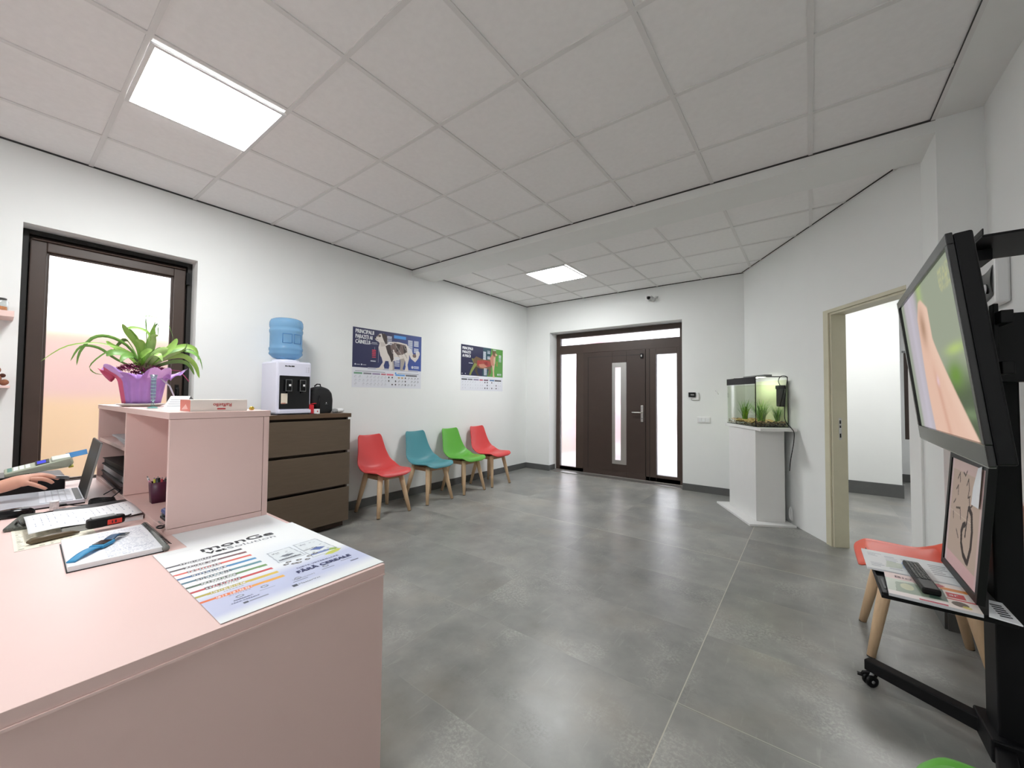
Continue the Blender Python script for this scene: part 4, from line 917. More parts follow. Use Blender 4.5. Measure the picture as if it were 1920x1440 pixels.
# computer mouse
t = thing('computer_mouse', 'black computer mouse at the left edge of the desk', 'mouse', (1.330, .075, ZT), 0.12)
b = B(); b.grid(lambda i, j: (.034*math.cos(2*PI*i)*math.sin(PI*(.02+.96*j)/2*1.0)**.6, .066*math.sin(2*PI*i)*math.sin(PI*(.02+.96*j)/2)**.6, .036*math.cos(PI*(.02+.96*j)/2)**.7), 28, 10, BLKG, closeu=True); b.build('body', t)
b = B(); b.tube([(0, .03, .034), (0, .045, .030)], .004, GREY, n=8); b.build('scroll_wheel', t)
b = B(); b.lathe([(0, 0), (.014, 0), (.0145, .003), (.0145, .034), (.013, .037), (0, .037)], mat('pill_box_print', rgb(214, 206, 206), .5, var=.25, vscale=120), n=24); o = b.build('tub'); o.location = (1.310, .196, ZT); tag(o, 'tiny white round tub in front of the laptop', 'tub')
B().lathe([(0, .0372), (.015, .0372), (.015, .043), (0, .043)], PAPER, n=24).build('lid', o)
# laptop
t = thing('laptop', 'open silver laptop with black screen on the desk beside the hand', 'laptop', (0, 0, ZT))
SIL = mat('silver_plastic', rgb(196, 198, 206), .35, .2); KEY = mat('white_keys', rgb(222, 224, 232), .5)
b = B(); b.prism([(.862, .045), (1.242, .030), (1.252, .300), (.872, .315)], .006, .022, SIL); b.build('base', t, bevel=.002)
b = B(); b.prism([(.862, .045), (1.2425, .030), (1.2525, .300), (.872, .315)], 0, .0058, BLK); b.build('underside', t)
LM = Matrix.Translation((.872, .315, .021)) @ Matrix(((.380, -.0555*0+.039, 0, 0), (-.015, 1, 0, 0), (0, 0, 1, 0), (0, 0, 0, 1)))
b = B()
for r_ in range(5):
    for k in range(14):
        x = .05+k*.064; y = -.145+r_*.022; b.box((x, y, .0012), (x+.055, y+.018, .0035), KEY, LM)
b.build('keys', t)
b = B(); b.box((.05, -.030, .0012), (.95, -.008, .003), DGREY, LM); b.build('hinge_cover', t)
SM = Matrix.Translation((.870, .312, .020)) @ Matrix.Rotation(-.039, 4, 'Z') @ Matrix.Rotation(-.18, 4, 'X')
b = B(); b.box((0, .001, 0), (.381, .008, .278), DGREY, SM); lid = b.build('lid', t, bevel=.002)
b = B(); b.box((.004, -.0012, .004), (.377, .0008, .274), mat('matt_black_screen', (.012, .012, .012, 1), .45, spec=.35), SM); b.build('screen', lid)
b = B(); b.box((.3812, -.0005, .004), (.3822, .0075, .274), GREY, SM); b.build('rim', lid)
# black box under the card terminal (receipt printer)
t = thing('receipt_printer', 'low black box behind the laptop carrying the card terminal', 'printer', (.66, .10, ZT))
b = B(); b.prism([(-.14, -.16), (.12, -.16), (.13, .17), (-.14, .17)], 0, .085, BLK); b.build('body', t, bevel=.01)
b = B(); b.box((-.12, -.155, .0855), (.11, .05, .10), BLKG); b.build('lid', t, bevel=.006)
# card terminal
TG = mat('grey_green_plastic', rgb(176, 182, 164), .45); TL = mat('pale_terminal_top', rgb(214, 220, 208), .4)
t = thing('card_terminal', 'pale grey card payment terminal with a bank card in its top', 'card terminal', (.70, .185, ZT+.112), 0.0)
TM = Matrix.Rotation(.22, 4, 'Y') @ Matrix.Rotation(.17, 4, 'X')
b = B(); b.add([TM @ Vector(v) for v in [(-.04, -.125, .012), (.04, -.125, .012), (.042, .10, .002), (.036, .125, .02), (-.036, .125, .02), (-.042, .10, .002), (-.038, -.125, .034), (.038, -.125, .034), (.040, .0, .044), (.038, .115, .055), (-.038, .115, .055), (-.040, .0, .044)]],
 [(0, 5, 2, 1), (5, 4, 3, 2), (0, 1, 7, 6), (6, 7, 8, 11), (11, 8, 9, 10), (1, 2, 3, 9, 8, 7), (0, 6, 11, 10, 4, 5), (3, 4, 10, 9)], TG); b.build('body', t, bevel=.006)
b = B(); b.box((-.033, -.118, .0355), (.033, -.018, .041), TL, TM @ Matrix.Rotation(.07, 4, 'X')); kp = b.build('keypad', t)
b = B()
for i in range(3):
    for j in range(4): b.box((-.029+i*.020, -.110+j*.021, .0412), (-.013+i*.020, -.094+j*.021, .044), PAPER if j else mat('teal_key', rgb(110, 150, 140), .5), TM @ Matrix.Rotation(.07, 4, 'X'))
b.build('keys', kp)
b = B(); b.box((-.030, -.012, .043), (.030, .038, .0485), DGREY, TM @ Matrix.Rotation(.05, 4, 'X')); sc_ = b.build('display_bezel', t); b = B(); b.box((-.022, -.006, .0487), (.022, .026, .0492), emat('blue_lcd', (.10, .11, .75, 1), 0.4), TM @ Matrix.Rotation(.05, 4, 'X')); b.build('display', sc_)
b = B(); b.box((-.032, .045, .048), (.032, .115, .060), TL, TM); b.build('paper_cover', t, bevel=.004)
b = B(); b.box((-.03, .10, -.006), (.03, .12, .0), mat('yellow_label', rgb(214, 214, 60), .5), TM); b.build('yellow_sticker', t)
o = B().box((-.027, .0, 0), (.027, .085, .0012), mat('blue_bank_card', rgb(52, 120, 176), .3), Matrix.Rotation(.45, 4, 'Y') @ Matrix.Rotation(.25, 4, 'X')).build('bank_card'); o.location = (.70, .275, ZT+.181); tag(o, 'blue bank card sticking up out of the card terminal', 'bank card')
B().box((-.0272, -.0005, -.0012), (.0272, .030, -.0002), PAPERG, Matrix.Rotation(.45, 4, 'Y') @ Matrix.Rotation(.25, 4, 'X')).build('white_band', o)
# folders and dark bags in the lower hutch bay
for k, (z0, h_, cc, lb) in enumerate(((.7645, .036, (70, 44, 50), 'maroon folder at the bottom of the dark stack in the shelf unit'), (.801, .044, (34, 30, 32), 'dark folder in the middle of the stack in the shelf unit'), (.8455, .034, (26, 24, 26), 'black folder topmost of the dark stack in the shelf unit'))):
    t = thing('document_folder', lb, 'folder', (.92, .565, z0), .02*(k-1), group='folders in the lower shelf bay')
    B().box((-.37, -.135+.01*k, 0), (.36, .14, .003), mat('folder_cover_%d' % k, rgb(*cc), .6)).build('cover', t); B().box((-.365, -.128+.01*k, .0031), (.355, .13, h_-.0035), PAPERG if k == 1 else mat('folder_cover_dark%d' % k, rgb(*[int(q*.8) for q in cc]), .7)).build('pages', t); B().box((-.37, -.135+.01*k, h_-.0034), (.36, .14, h_), mat('folder_top_%d' % k, rgb(*cc), .6)).build('cover', t)
t = thing('paper_stack', 'stack of pale papers on the upper shelf of the pink unit', 'papers', (.95, .57, 1.0055), -.06)
B().prism([(-.36, -.10), (.30, -.11), (.31, .13), (-.35, .14)], 0, .014, PAPERG).build('lower_sheets', t); B().prism([(-.30, -.12), (.20, -.10), (.31, -.02), (.30, .12), (-.30, .12)], .0142, .024, PAPERG).build('upper_sheets', t)
t = thing('pen_cup', 'translucent purple pen cup full of pens inside the shelf unit', 'pen cup', (1.60, .505, HZ+.0225))
PUR = mat('purple_mesh', rgb(84, 34, 62), .4)
b = B(); b.lathe([(.036, 0), (.044, .098), (.041, .098), (.033, .004), (0, .004)], PUR, n=4, M=Matrix.Rotation(PI/4, 4, 'Z')); b.build('cup', t)
for k, (dx, dy, tx, ty, cc) in enumerate(((-.012, -.012, -.02, -.030, (230, 170, 190)), (.0, -.008, .004, -.016, (210, 210, 70)), (.01, .0, .02, -.006, (40, 38, 40)), (-.01, .01, -.016, .016, (200, 60, 80)), (.012, .012, .022, .022, (30, 28, 34)), (.0, .004, -.028, -.034, (236, 236, 240)))):
    o = B().tube([(1.60+dx, .505+dy, HZ+.03), (1.60+tx, .505+ty, HZ+.128+.006*(k % 3))], .0042 if k != 2 else .009, mat('pen_%d' % k, rgb(*cc), .4), n=8).build('pen')
    tag(o, ('pink', 'yellow green', 'thick black', 'red', 'thin dark', 'white')[k] + ' pen standing in the purple cup', 'pen', 'pens in the purple cup')
    B().tube([(1.60+tx, .505+ty, HZ+.1285+.006*(k % 3)), (1.60+tx*1.06, .505+ty*1.06, HZ+.136+.006*(k % 3))], .0022, GREY, n=6).build('pen_tip', o)
t = thing('stapler', 'blue stapler standing at the corner of the shelf unit under the pen cup', 'stapler', (1.985, .462, HZ+.0225))
SB = mat('blue_stapler', rgb(26, 62, 130), .35)
B().box((-.05, -.016, 0), (.03, .016, .012), BLK).build('base', t, bevel=.004); B().box((-.05, -.014, .020), (.03, .014, .042), SB).build('arm', t, bevel=.008); B().box((-.05, -.013, .0122), (-.03, .013, .0198), GREY).build('hinge', t)
t = thing('small_tube', 'pink capped tube beside the blue stapler', 'tube', (2.02, .468, HZ+.0225)); B().tube([(0, 0, 0), (0, 0, .07)], .008, mat('pink_tube', rgb(226, 150, 160), .4), n=12).build('body', t); B().tube([(0, 0, .0705), (0, 0, .082)], .006, PAPER, n=12).build('cap', t)
# scissors
t = thing('scissors', 'black handled scissors at the open end of the note pad', 'scissors', (2.075, .418, ZT+.0225), .0)
b = B(); 
for s_ in (-1, 1): b.tube([(.03+.018*math.cos(a), .010*s_+.010*math.sin(a)+.006, .006) for a in np.linspace(0, 2*PI, 16)], .003, BLK, n=6, cap=False)
b.build('handle', t); b = B(); b.add([(.012, .006, .006), (-.06, .010, .006), (-.06, .006, .006)], [(0, 1, 2)], STEEL); b.add([(.012, .012, .0075), (-.06, .012, .0075), (-.06, .007, .0075)], [(0, 1, 2)], STEEL); b.build('blade', t, solid=.001)
# cable coil
b = B(); rr = random.Random(21); pts = []
for k in range(7):
    for a in np.linspace(0, 2*PI, 14, endpoint=False):
        pts.append((1.318+.020*math.sin(a)*(1+.1*k)+rr.uniform(-.002, .002)-.004*k+.02, .350+.050*math.cos(a)*(1-.03*k)+rr.uniform(-.002, .002), ZT+.004+.003*k+.003*math.sin(a*2)))
pts += [(1.30, .40, ZT+.03), (1.27, .425, ZT+.045), (1.26, .40, ZT+.055), (1.28, .36, ZT+.035)]
b.tube(pts, .0026, BLK, n=6); b.tube([(1.345, .33, ZT+.004), (1.335, .27, ZT+.003), (1.345, .20, ZT+.003), (1.35, .155, ZT+.003)], .0026, BLK, n=6)
o = b.build('usb_cable'); tag(o, 'bundled black cable beside the laptop screen', 'cable')
b = B(); b.box((1.270, .215, ZT+.008), (1.292, .236, ZT+.018), BLK); b.tube([(1.281, .236, ZT+.012), (1.30, .26, ZT+.006), (1.33, .31, ZT+.004)], .0025, BLK, n=6); o = b.build('usb_plug'); tag(o, 'small black plug at the side of the laptop', 'plug')

# hand over the keyboard
SKIN = mat('skin', rgb(214, 160, 138), .5, var=.05, vscale=20); SKIN.node_tree.nodes
def skinned(name, chains, m, parent=None, sub=2):
    vs = []; es = []; rs = []
    root = 0
    for ch in chains:
        prev = ch[0] if isinstance(ch[0], int) else None
        for it in (ch[1:] if prev is not None else ch):
            p, r = it; vs.append(p); rs.append(r if isinstance(r, tuple) else (r*1.08, r*1.08)); i = len(vs)-1
            if prev is not None: es.append((prev, i))
            prev = i
    me = bpy.data.meshes.new(name); me.from_pydata(vs, es, []); o = bpy.data.objects.new(name, me); COL.objects.link(o)
    q = o.modifiers.new('skin', 'SKIN'); q.use_smooth_shade = True; q.branch_smoothing = .6
    for i, r in enumerate(rs): me.skin_vertices[0].data[i].radius = r
    me.skin_vertices[0].data[0].use_root = True
    q = o.modifiers.new('sub', 'SUBSURF'); q.levels = sub; q.render_levels = sub
    me.materials.append(m); o.parent = parent; return o
per = thing('person', 'person at the desk, only the bare hand and forearm reaching over the laptop keyboard', 'person', (0, 0, 0))
hx = 1.075
arm = [((hx-.06, -.42, .90), .047), ((hx-.04, -.25, .875), .044), ((hx-.02, -.08, .842), .038), ((hx-.005, .015, .828), (.032, .034)), ((hx, .048, .842), (.031, .040)), ((hx+.002, .088, .856), (.027, .043)), ((hx, .122, .866), (.019, .042))]
fing = {'index': [((-.026, .135, .874), .0115), ((-.028, .168, .876), .010), ((-.028, .196, .866), .0088), ((-.027, .215, .853), .0075)],
        'middle': [((-.009, .138, .872), .012), ((-.010, .176, .872), .0103), ((-.010, .206, .860), .009), ((-.010, .228, .846), .0076)],
        'ring': [((.010, .134, .864), .0115), ((.009, .168, .860), .010), ((.008, .192, .846), .0088), ((.007, .206, .830), .0075)],
        'pinky': [((.027, .120, .850), .0105), ((.029, .146, .836), .009), ((.028, .166, .822), .008), ((.027, .184, .808), .0068)]}
chains = [arm]
for k in ('index', 'middle', 'ring', 'pinky'): chains.append([6] + [((hx+p[0], p[1], p[2]), r) for p, r in fing[k]])
chains.append([4] + [((hx-.034, .080, .838), .013), ((hx-.044, .112, .834), .011), ((hx-.038, .140, .838), .009), ((hx-.034, .158, .842), .0075)])
arm_o = skinned('body', chains, SKIN, per)
SLV = mat('pale_blue_sleeve', rgb(180, 196, 206), .9)
b = B(); b.tube([(hx-.062, -.44, .902), (hx-.052, -.34, .89), (hx-.045, -.28, .882)], [.064, .058, .052], SLV, n=20, cap=False); b.build('sleeve', per, solid=.003)
NAIL = mat('nail', rgb(228, 180, 166), .25); b = B()
for k in ('index', 'middle', 'ring', 'pinky'):
    p = Vector(fing[k][3][0])+Vector((hx, 0, 0)); d = (Vector(fing[k][3][0])-Vector(fing[k][2][0])).normalized(); up = d.cross(Vector((-1, 0, 0))).normalized(); c0 = p+up*.0052-d*.004; s_ = Vector((1, 0, 0))
    b.grid(lambda i, j: c0 + s_*((i-.5)*.008) + d*((j-.5)*.008) - up*(abs(i-.5)**2*.006), 5, 4, NAIL)
b.build('nails', per, solid=.0006)
t = thing('card_bundle', 'small fan of grey white cards held in the fingertips over the laptop', 'cards', (hx-.012, .225, .852), 0)
for k in range(4): B().box((-.020, -.012, 0), (.020, .036, .0008), PAPERG if k % 2 else GREY, Matrix.Translation((0, 0, .0035*k)) @ Matrix.Rotation(.15*k-.2, 4, 'Z') @ Matrix.Rotation(-.2, 4, 'X')).build('card', t)

# ------------------------------------------------------------------ on top of the hutch
HT = 1.2135
t = thing('potted_plant', 'spider plant in a pot wrapped with purple paper on top of the pink shelf unit', 'potted plant', (1.12, .516, HT+.016))
GL = [mat('leaf_green_%d' % k, c_, .45, var=.12, vscale=20) for k, c_ in enumerate((rgb(140, 180, 84), rgb(104, 148, 68), rgb(164, 198, 118)))]
PURP = mat('purple_wrap_paper', rgb(172, 128, 202), .4, var=.08, vscale=12); PURL = mat('lilac_wrap_paper', rgb(204, 168, 228), .4, var=.08); MAG = mat('magenta_wrap_paper', rgb(206, 92, 128), .4)
b = B(); b.lathe([(0, 0), (.072, 0), (.088, .13), (.082, .13), (.07, .01), (0, .01)], mat('pot_plastic', rgb(120, 60, 110), .5), n=32); b.build('pot', t)
b = B(); b.lathe([(0, .118), (.081, .118)], mat('potting_soil', rgb(44, 30, 22), .9), n=24); b.build('soil', t)
def wrap(i, j):
    a = 2*PI*i; pl = math.sin(a*17)*.003+math.sin(a*9+1)*.003
    if j < .5:
        r_ = .078+.020*j*2+pl; z = .002+.125*j*2
    else:
        f = (j-.5)*2; fl = abs(math.sin(a*2.5+.9)); cr_ = abs(math.sin(a*6.5+f*1.5)); r_ = .098+pl+f*(.022+.062*fl)+.014*f*cr_; z = .127+f*(.085-.105*(1-fl)*f)-.030*fl*f*f+.026*cr_*f
    return (r_*math.cos(a), r_*math.sin(a), z)
b = B(); nU, nV = 120, 18
b.grid(wrap, nU, nV, PURP, closeu=True)
k = 0
for idx, f_ in enumerate(b.f):
    i = idx % nU; 
    if 80 <= i <= 98: b.m[idx] = b.mi(MAG)
    elif (idx//nU) > 9 and (i % 30) < 13: b.m[idx] = b.mi(PURL)
b.build('wrapping_paper', t, solid=.001)
FLW = mat('maroon_petal', rgb(112, 34, 74), .6); FLW2 = mat('pink_petal', rgb(176, 70, 120), .6)
b = B(); rr = random.Random(12)
for k in range(620):
    a = rr.uniform(0, 2*PI); r_ = .098*math.sqrt(rr.random()); p = Vector((r_*math.cos(a), r_*math.sin(a), .185+.030*(1-(r_/.1)**2)+rr.uniform(-.012, .01))); d = Vector((math.cos(a)*.8+rr.uniform(-.5, .5), math.sin(a)*.8+rr.uniform(-.5, .5), rr.uniform(-.1, .6))).normalized()*.016; s_ = d.orthogonal().normalized()*.0022
    b.add([p-s_, p+s_, p+d+s_*.4, p+d-s_*.4], [(0, 1, 2, 3)], FLW if rr.random() < .7 else FLW2)
for k in range(260):
    a = rr.uniform(0, 2*PI); r_ = .055*math.sqrt(rr.random()); p = Vector((r_*math.cos(a), r_*math.sin(a), rr.uniform(.12, .185))); d = Vector((rr.uniform(-1, 1), rr.uniform(-1, 1), rr.uniform(-.5, .5))).normalized()*.014; s_ = d.orthogonal().normalized()*.003
    b.add([p-s_, p+s_, p+d+s_, p+d-s_], [(0, 1, 2, 3)], FLW)
b.build('flower_heads', t)
def leaf(b, pts, w, m, twist=0.0, roll=1.1):
    """pts: control points; a smooth curve with a folded blade"""
    P_ = [Vector(p) for p in pts]; n = len(P_)-1; out = []
    def cr(tt):
        f = tt*n; i = min(int(f), n-1); f -= i; p0 = P_[max(i-1, 0)]; p1 = P_[i]; p2 = P_[i+1]; p3 = P_[min(i+2, n)]
        return .5*((2*p1)+(-p0+p2)*f+(2*p0-5*p1+4*p2-p3)*f*f+(-p0+3*p1-3*p2+p3)*f**3)
    K = 16; vs = []
    for i in range(K+1):
        f = i/K; p = cr(f); d = (cr(min(1, f+.02))-cr(max(0, f-.02))).normalized(); s_ = d.cross(Vector((0, 0, 1)))
        s_ = s_.normalized() if s_.length > .05 else d.orthogonal().normalized()
        s_ = Matrix.Rotation(roll+twist*f, 3, d) @ s_
        nrm = s_.cross(d); ww = w*(math.sin(PI*min(1, (f*.94+.06)))**.65)*(1 if f < .97 else .4)
        vs += [p-s_*ww+nrm*ww*.35, p, p+s_*ww+nrm*ww*.35]
    fs = []
    for i in range(K): fs += [(3*i, 3*i+1, 3*i+4, 3*i+3), (3*i+1, 3*i+2, 3*i+5, 3*i+4)]
    b.add(vs, fs, m, True)
lv = [  # (dy, dz) paths in the plane facing the camera, dx depth spread, width, green
 ([(0, 0, .17), (.02, -.04, .27), (.05, -.17, .315), (.06, -.29, .29), (.06, -.375, .205)], .0045, 0),
 ([(0, 0, .17), (.0, -.05, .30), (.03, -.13, .355), (.05, -.20, .345), (.04, -.245, .27), (.04, -.255, .195)], .008, 1),
 ([(0, 0, .17), (-.02, -.05, .25), (-.03, -.11, .295), (-.03, -.16, .26), (-.04, -.20, .20), (-.04, -.185, .165), (-.04, -.15, .155)], .004, 1),
 ([(0, 0, .17), (.03, -.02, .30), (.05, -.075, .385), (.06, -.098, .43)], .017, 0), ([(0, 0, .18), (.0, .015, .30), (.02, .035, .40), (.02, .045, .475)], .016, 0),
 ([(0, 0, .18), (.02, .01, .34), (.03, .0, .47), (.02, -.0, .49), (.03, .02, .493), (.03, .09, .47), (.03, .13, .36)], .0035, 1),
 ([(0, 0, .18), (-.02, .03, .36), (.0, .055, .46), (.0, .06, .38)], .004, 1), ([(0, 0, .18), (.04, -.03, .34), (.04, -.07, .41), (.05, .0, .405), (.05, .02, .35)], .011, 0),
 ([(0, 0, .18), (.05, .03, .26), (.06, .075, .305), (.06, .095, .315)], .022, 2), ([(0, 0, .18), (.05, .07, .27), (.05, .12, .34), (.05, .135, .38)], .018, 0), ([(0, 0, .18), (.05, .09, .26), (.05, .17, .31), (.05, .185, .36)], .020, 2),
 ([(0, 0, .18), (.03, .08, .27), (.04, .17, .31), (.05, .235, .28), (.05, .262, .20)], .018, 1), ([(0, 0, .18), (.03, .07, .25), (.05, .16, .28), (.06, .22, .23), (.06, .245, .15)], .016, 0), ([(0, 0, .18), (-.02, .08, .28), (-.03, .18, .34), (-.03, .24, .33), (-.04, .262, .26)], .018, 0),
 ([(0, 0, .18), (.05, -.05, .25), (.07, -.12, .27), (.07, -.155, .25)], .022, 1), ([(0, 0, .18), (.06, -.02, .24), (.09, .0, .285), (.10, .02, .30)], .022, 0), ([(0, 0, .18), (.0, -.06, .27), (.02, -.13, .31), (.02, -.15, .335)], .016, 0),
 ([(0, 0, .18), (.07, .02, .25), (.11, .04, .27), (.12, .06, .235)], .022, 2), ([(0, 0, .18), (.07, -.05, .25), (.11, -.09, .25), (.13, -.11, .22)], .018, 1), ([(0, 0, .18), (-.03, -.1, .24), (-.05, -.17, .30), (-.05, -.235, .30), (-.05, -.27, .22)], .007, 1),
 ([(0, 0, .18), (-.06, .05, .27), (-.10, .1, .32), (-.12, .14, .28)], .018, 1), ([(0, 0, .18), (-.07, -.03, .30), (-.12, -.06, .36), (-.15, -.1, .30)], .014, 1), ([(0, 0, .18), (.03, .02, .29), (.05, .03, .37), (.06, .05, .385)], .020, 2),
 ([(0, 0, .18), (.05, .0, .27), (.08, -.02, .33), (.09, -.05, .345)], .018, 0), ([(0, 0, .18), (.02, .12, .24), (.03, .19, .235), (.04, .225, .17)], .014, 1)]
b = B()
for k, (pts, w, g_) in enumerate(lv): leaf(b, pts, w*(.95 if w > .01 else 1), GL[g_], .5*math.sin(k*2.1), (1.0+.35*math.sin(k*1.7))*(1 if k % 2 else -1))
b.build('leaves', t)
b = B(); b.tube([(.02, .08, .20), (.03, .16, .19), (.04, .20, .13)], .0025, FLW2, n=6); b.tube([(.085, .055, .15), (.095, .10, .10), (.09, .13, .02)], .004, mat('silver_ribbon', rgb(196, 196, 214), .3), n=6); b.build('ribbon', t)
t = thing('saucer', 'flat white saucer under the purple wrapped plant', 'saucer', (1.12, .516, HT)); B().lathe([(0, 0), (.075, 0), (.108, .013), (.106, .015), (.074, .004), (0, .004)], mat('cream_ceramic', rgb(232, 222, 214), .3), n=40).build('dish', t)
# blue green glass bud vase
VG = thinglass('aqua_glass', (.80, .93, .92, 1), .25)
VG2 = mat('aqua_glass_body', rgb(170, 214, 212), .12, spec=.8)
t = thing('bud_vase', 'slim aqua glass bud vase in front of the purple wrapped plant', 'vase', (1.56, .482, HT))
b = B(); b.lathe([(0, 0), (.022, 0), (.023, .004), (.008, .012), (.006, .03), (.009, .06), (.011, .10), (.010, .14), (.015, .165), (.0135, .165), (.009, .14), (.008, .06), (.003, .03)], VG, n=20); b.build('glass_body', t)
b = B()
for k in range(7): b.tube([(.010*math.cos(a), .010*math.sin(a), .04+k*.017) for a in np.linspace(0, 2*PI, 12)], .0012, VG2, n=5, cap=False)
b.lathe([(0, .0005), (.019, .0005), (.018, .006), (0, .010)], VG2, n=20); b.build('relief', t)
# tent card
t = thing('tent_card', 'small folded price card with black back between the vase and the flat box', 'card', (1.80, .512, HT), 0)
b = B(); b.add([(.05, -.055, 0), (.05, .02, 0), (-.01, .06, .062), (-.01, -.012, .062)], [(0, 1, 2, 3)], PAPER); cf = b.build('front_leaf', t, solid=.001)
b = B(); 
for k in range(4): 
    f0 = .25+k*.15; q0 = Vector((.05, -.055, 0)).lerp(Vector((-.01, -.012, .062)), f0); q1 = Vector((.05, .02, 0)).lerp(Vector((-.01, .06, .062)), f0); q2 = q0.lerp(q1, .8); q0 = q0.lerp(q1, .12); up = Vector((.0012, 0, .0012)); dv = Vector((-.001, .001, .0012))*1.4
    b.add([q0+up, q2+up, q2+up+dv, q0+up+dv], [(0, 1, 2, 3)], INKG)
b.build('print_lines', cf)
b = B(); b.add([(-.01, -.012, .062), (-.01, .06, .062), (.03, .098, 0), (.03, .030, 0)], [(0, 1, 2, 3)], DGREY); b.build('back_leaf', t, solid=.001)
# flat chocolate box, upside down
t = thing('chocolate_box', 'flat white chocolate box with red end lying upside down on the shelf unit', 'box', (2.098, .497, HT), -.0)
b = B(); b.box((-.142, 0, .0), (0, .205, .049), mat('white_gloss_card', rgb(240, 234, 228), .35)); b.build('carton', t, bevel=.001)
b = B(); b.box((-.141, -.0008, .001), (-.001, -.0002, .048), mat('coral_card', rgb(226, 128, 112), .4)); b.add([(-.12, -.001, .006), (-.06, -.001, .030), (-.03, -.001, .010)], [(0, 1, 2)], mat('pale_coral', rgb(244, 196, 186), .4)); b.build('end_print', t)
b = B(); REDI = mat('red_print', rgb(196, 64, 66), .5)
for d_ in (0, .0005): b.text('Raffaello', .021, (.0008+d_*.6, .143+d_, .0335), (0, -1, 0), (0, 0, -1), REDI, width=.066)
b.box((.0002, .092, .007), (.0010, .122, .013), REDI); b.build('brand_lettering', t)
t = thing('wrapped_candy', 'tiny gold wrapped candy at the end of the flat box', 'candy', (2.075, .728, HT)); B().lathe([(0, 0), (.009, .002), (.011, .009), (.007, .016), (0, .018)], mat('gold_foil', rgb(206, 180, 80), .3, .7), n=12).build('body', t); B().add([(0, .008, .008), (0, .020, .014), (0, .022, .004)], [(0, 1, 2)], PAPER).build('twist', t, solid=.0008)

# ------------------------------------------------------------------ pink wall shelves at the left edge
for z0, z1, y1, lb in ((1.744, 1.790, .076, 'upper pink wall shelf at the left edge, carrying a glass jar'), (1.308, 1.333, .073, 'lower pink wall shelf at the left edge, carrying a brown toy')):
    o = B().box((.001, -.75, z0+.004), (.235, y1, z1-.006), PINK).build('wall_shelf', bevel=.001); tag(o, lb, 'shelf', 'pink shelves on the left wall')
t = thing('glass_jar', 'small glass jar with orange contents on the upper pink shelf', 'jar', (.12, .012, 1.784))
b = B(); b.lathe([(.040, 0), (.044, .004), (.044, .065), (.036, .078), (.034, .078), (.042, .064), (.041, .005)], thinglass('jar_glass', (.93, .95, .95, 1), .2), n=28); b.build('glass', t)
b = B(); b.lathe([(0, .004), (.038, .004), (.038, .034), (0, .036)], mat('orange_sweets', rgb(222, 130, 60), .6, var=.5, vscale=90), n=20); b.build('contents', t)
b = B(); b.lathe([(0, .0785), (.036, .0785), (.036, .086), (0, .088)], DGREY, n=24); b.build('lid', t)
t = thing('stuffed_toy', 'brown plush toy on the lower pink shelf', 'toy', (.12, .020, 1.328))
PL = mat('brown_plush', rgb(150, 98, 74), .95, var=.25, vscale=60, bump=.8, bscale=300)
def ball(b, c_, r_, m): b.lathe([(0, -r_)]+[(r_*math.cos(a), r_*math.sin(a)) for a in np.linspace(-1.3, 1.3, 9)]+[(0, r_)], m, c=c_, n=16)
b = B(); ball(b, (0, -.02, .042), .042, PL); b.build('body', t); b = B(); ball(b, (.0, -.01, .095), .028, PL); b.build('head', t)
b = B(); ball(b, (.03, .032, .020), .018, PL); ball(b, (-.03, .030, .018), .018, PL); b.build('paw', t); b = B(); ball(b, (0, .024, .062), .013, mat('dark_plush', rgb(78, 44, 32), .95)); b.build('arm', t)
# ------------------------------------------------------------------ screen stand with TV
t = thing('screen_stand', 'tall black wheeled stand carrying the television and a small tray', 'tv stand', (4.66, 2.2, 0))
def W2(x, y, z): return (x-4.66, y-2.2, z)
b = B(); b.box(W2(4.630, 2.135, .06), W2(4.700, 2.262, 1.565), BLKM); b.box(W2(4.604, 2.235, 1.50), W2(4.630, 2.262, 1.84), BLKM); b.build('post', t, bevel=.006)
def legbar(p0, p1, w, z0, z1, name='base_leg'):
    p0 = Vector(W2(*p0)); p1 = Vector(W2(*p1)); d = (p1-p0).normalized(); n = Vector((-d.y, d.x, 0))*w/2
    b = B(); b.add([p0-n+Vector((0, 0, z0)), p1-n+Vector((0, 0, z0)), p1+n+Vector((0, 0, z0)), p0+n+Vector((0, 0, z0)), p0-n+Vector((0, 0, z1-.008)), p1-n+Vector((0, 0, z1)), p1+n+Vector((0, 0, z1)), p0+n+Vector((0, 0, z1-.008))],
     [(0, 3, 2, 1), (4, 5, 6, 7), (0, 1, 5, 4), (1, 2, 6, 5), (2, 3, 7, 6), (3, 0, 4, 7)], BLKM); return b.build(name, t, bevel=.004)
legbar((4.318, 2.452, 0), (4.655, 2.235, 0), .050, .062, .116)
legbar((4.650, 2.165, 0), (4.560, 1.70, 0), .050, .062, .116)
b = B(); b.box(W2(4.605, 2.10, .05), W2(4.73, 2.30, .128), BLKM); b.build('foot_bracket', t, bevel=.006)
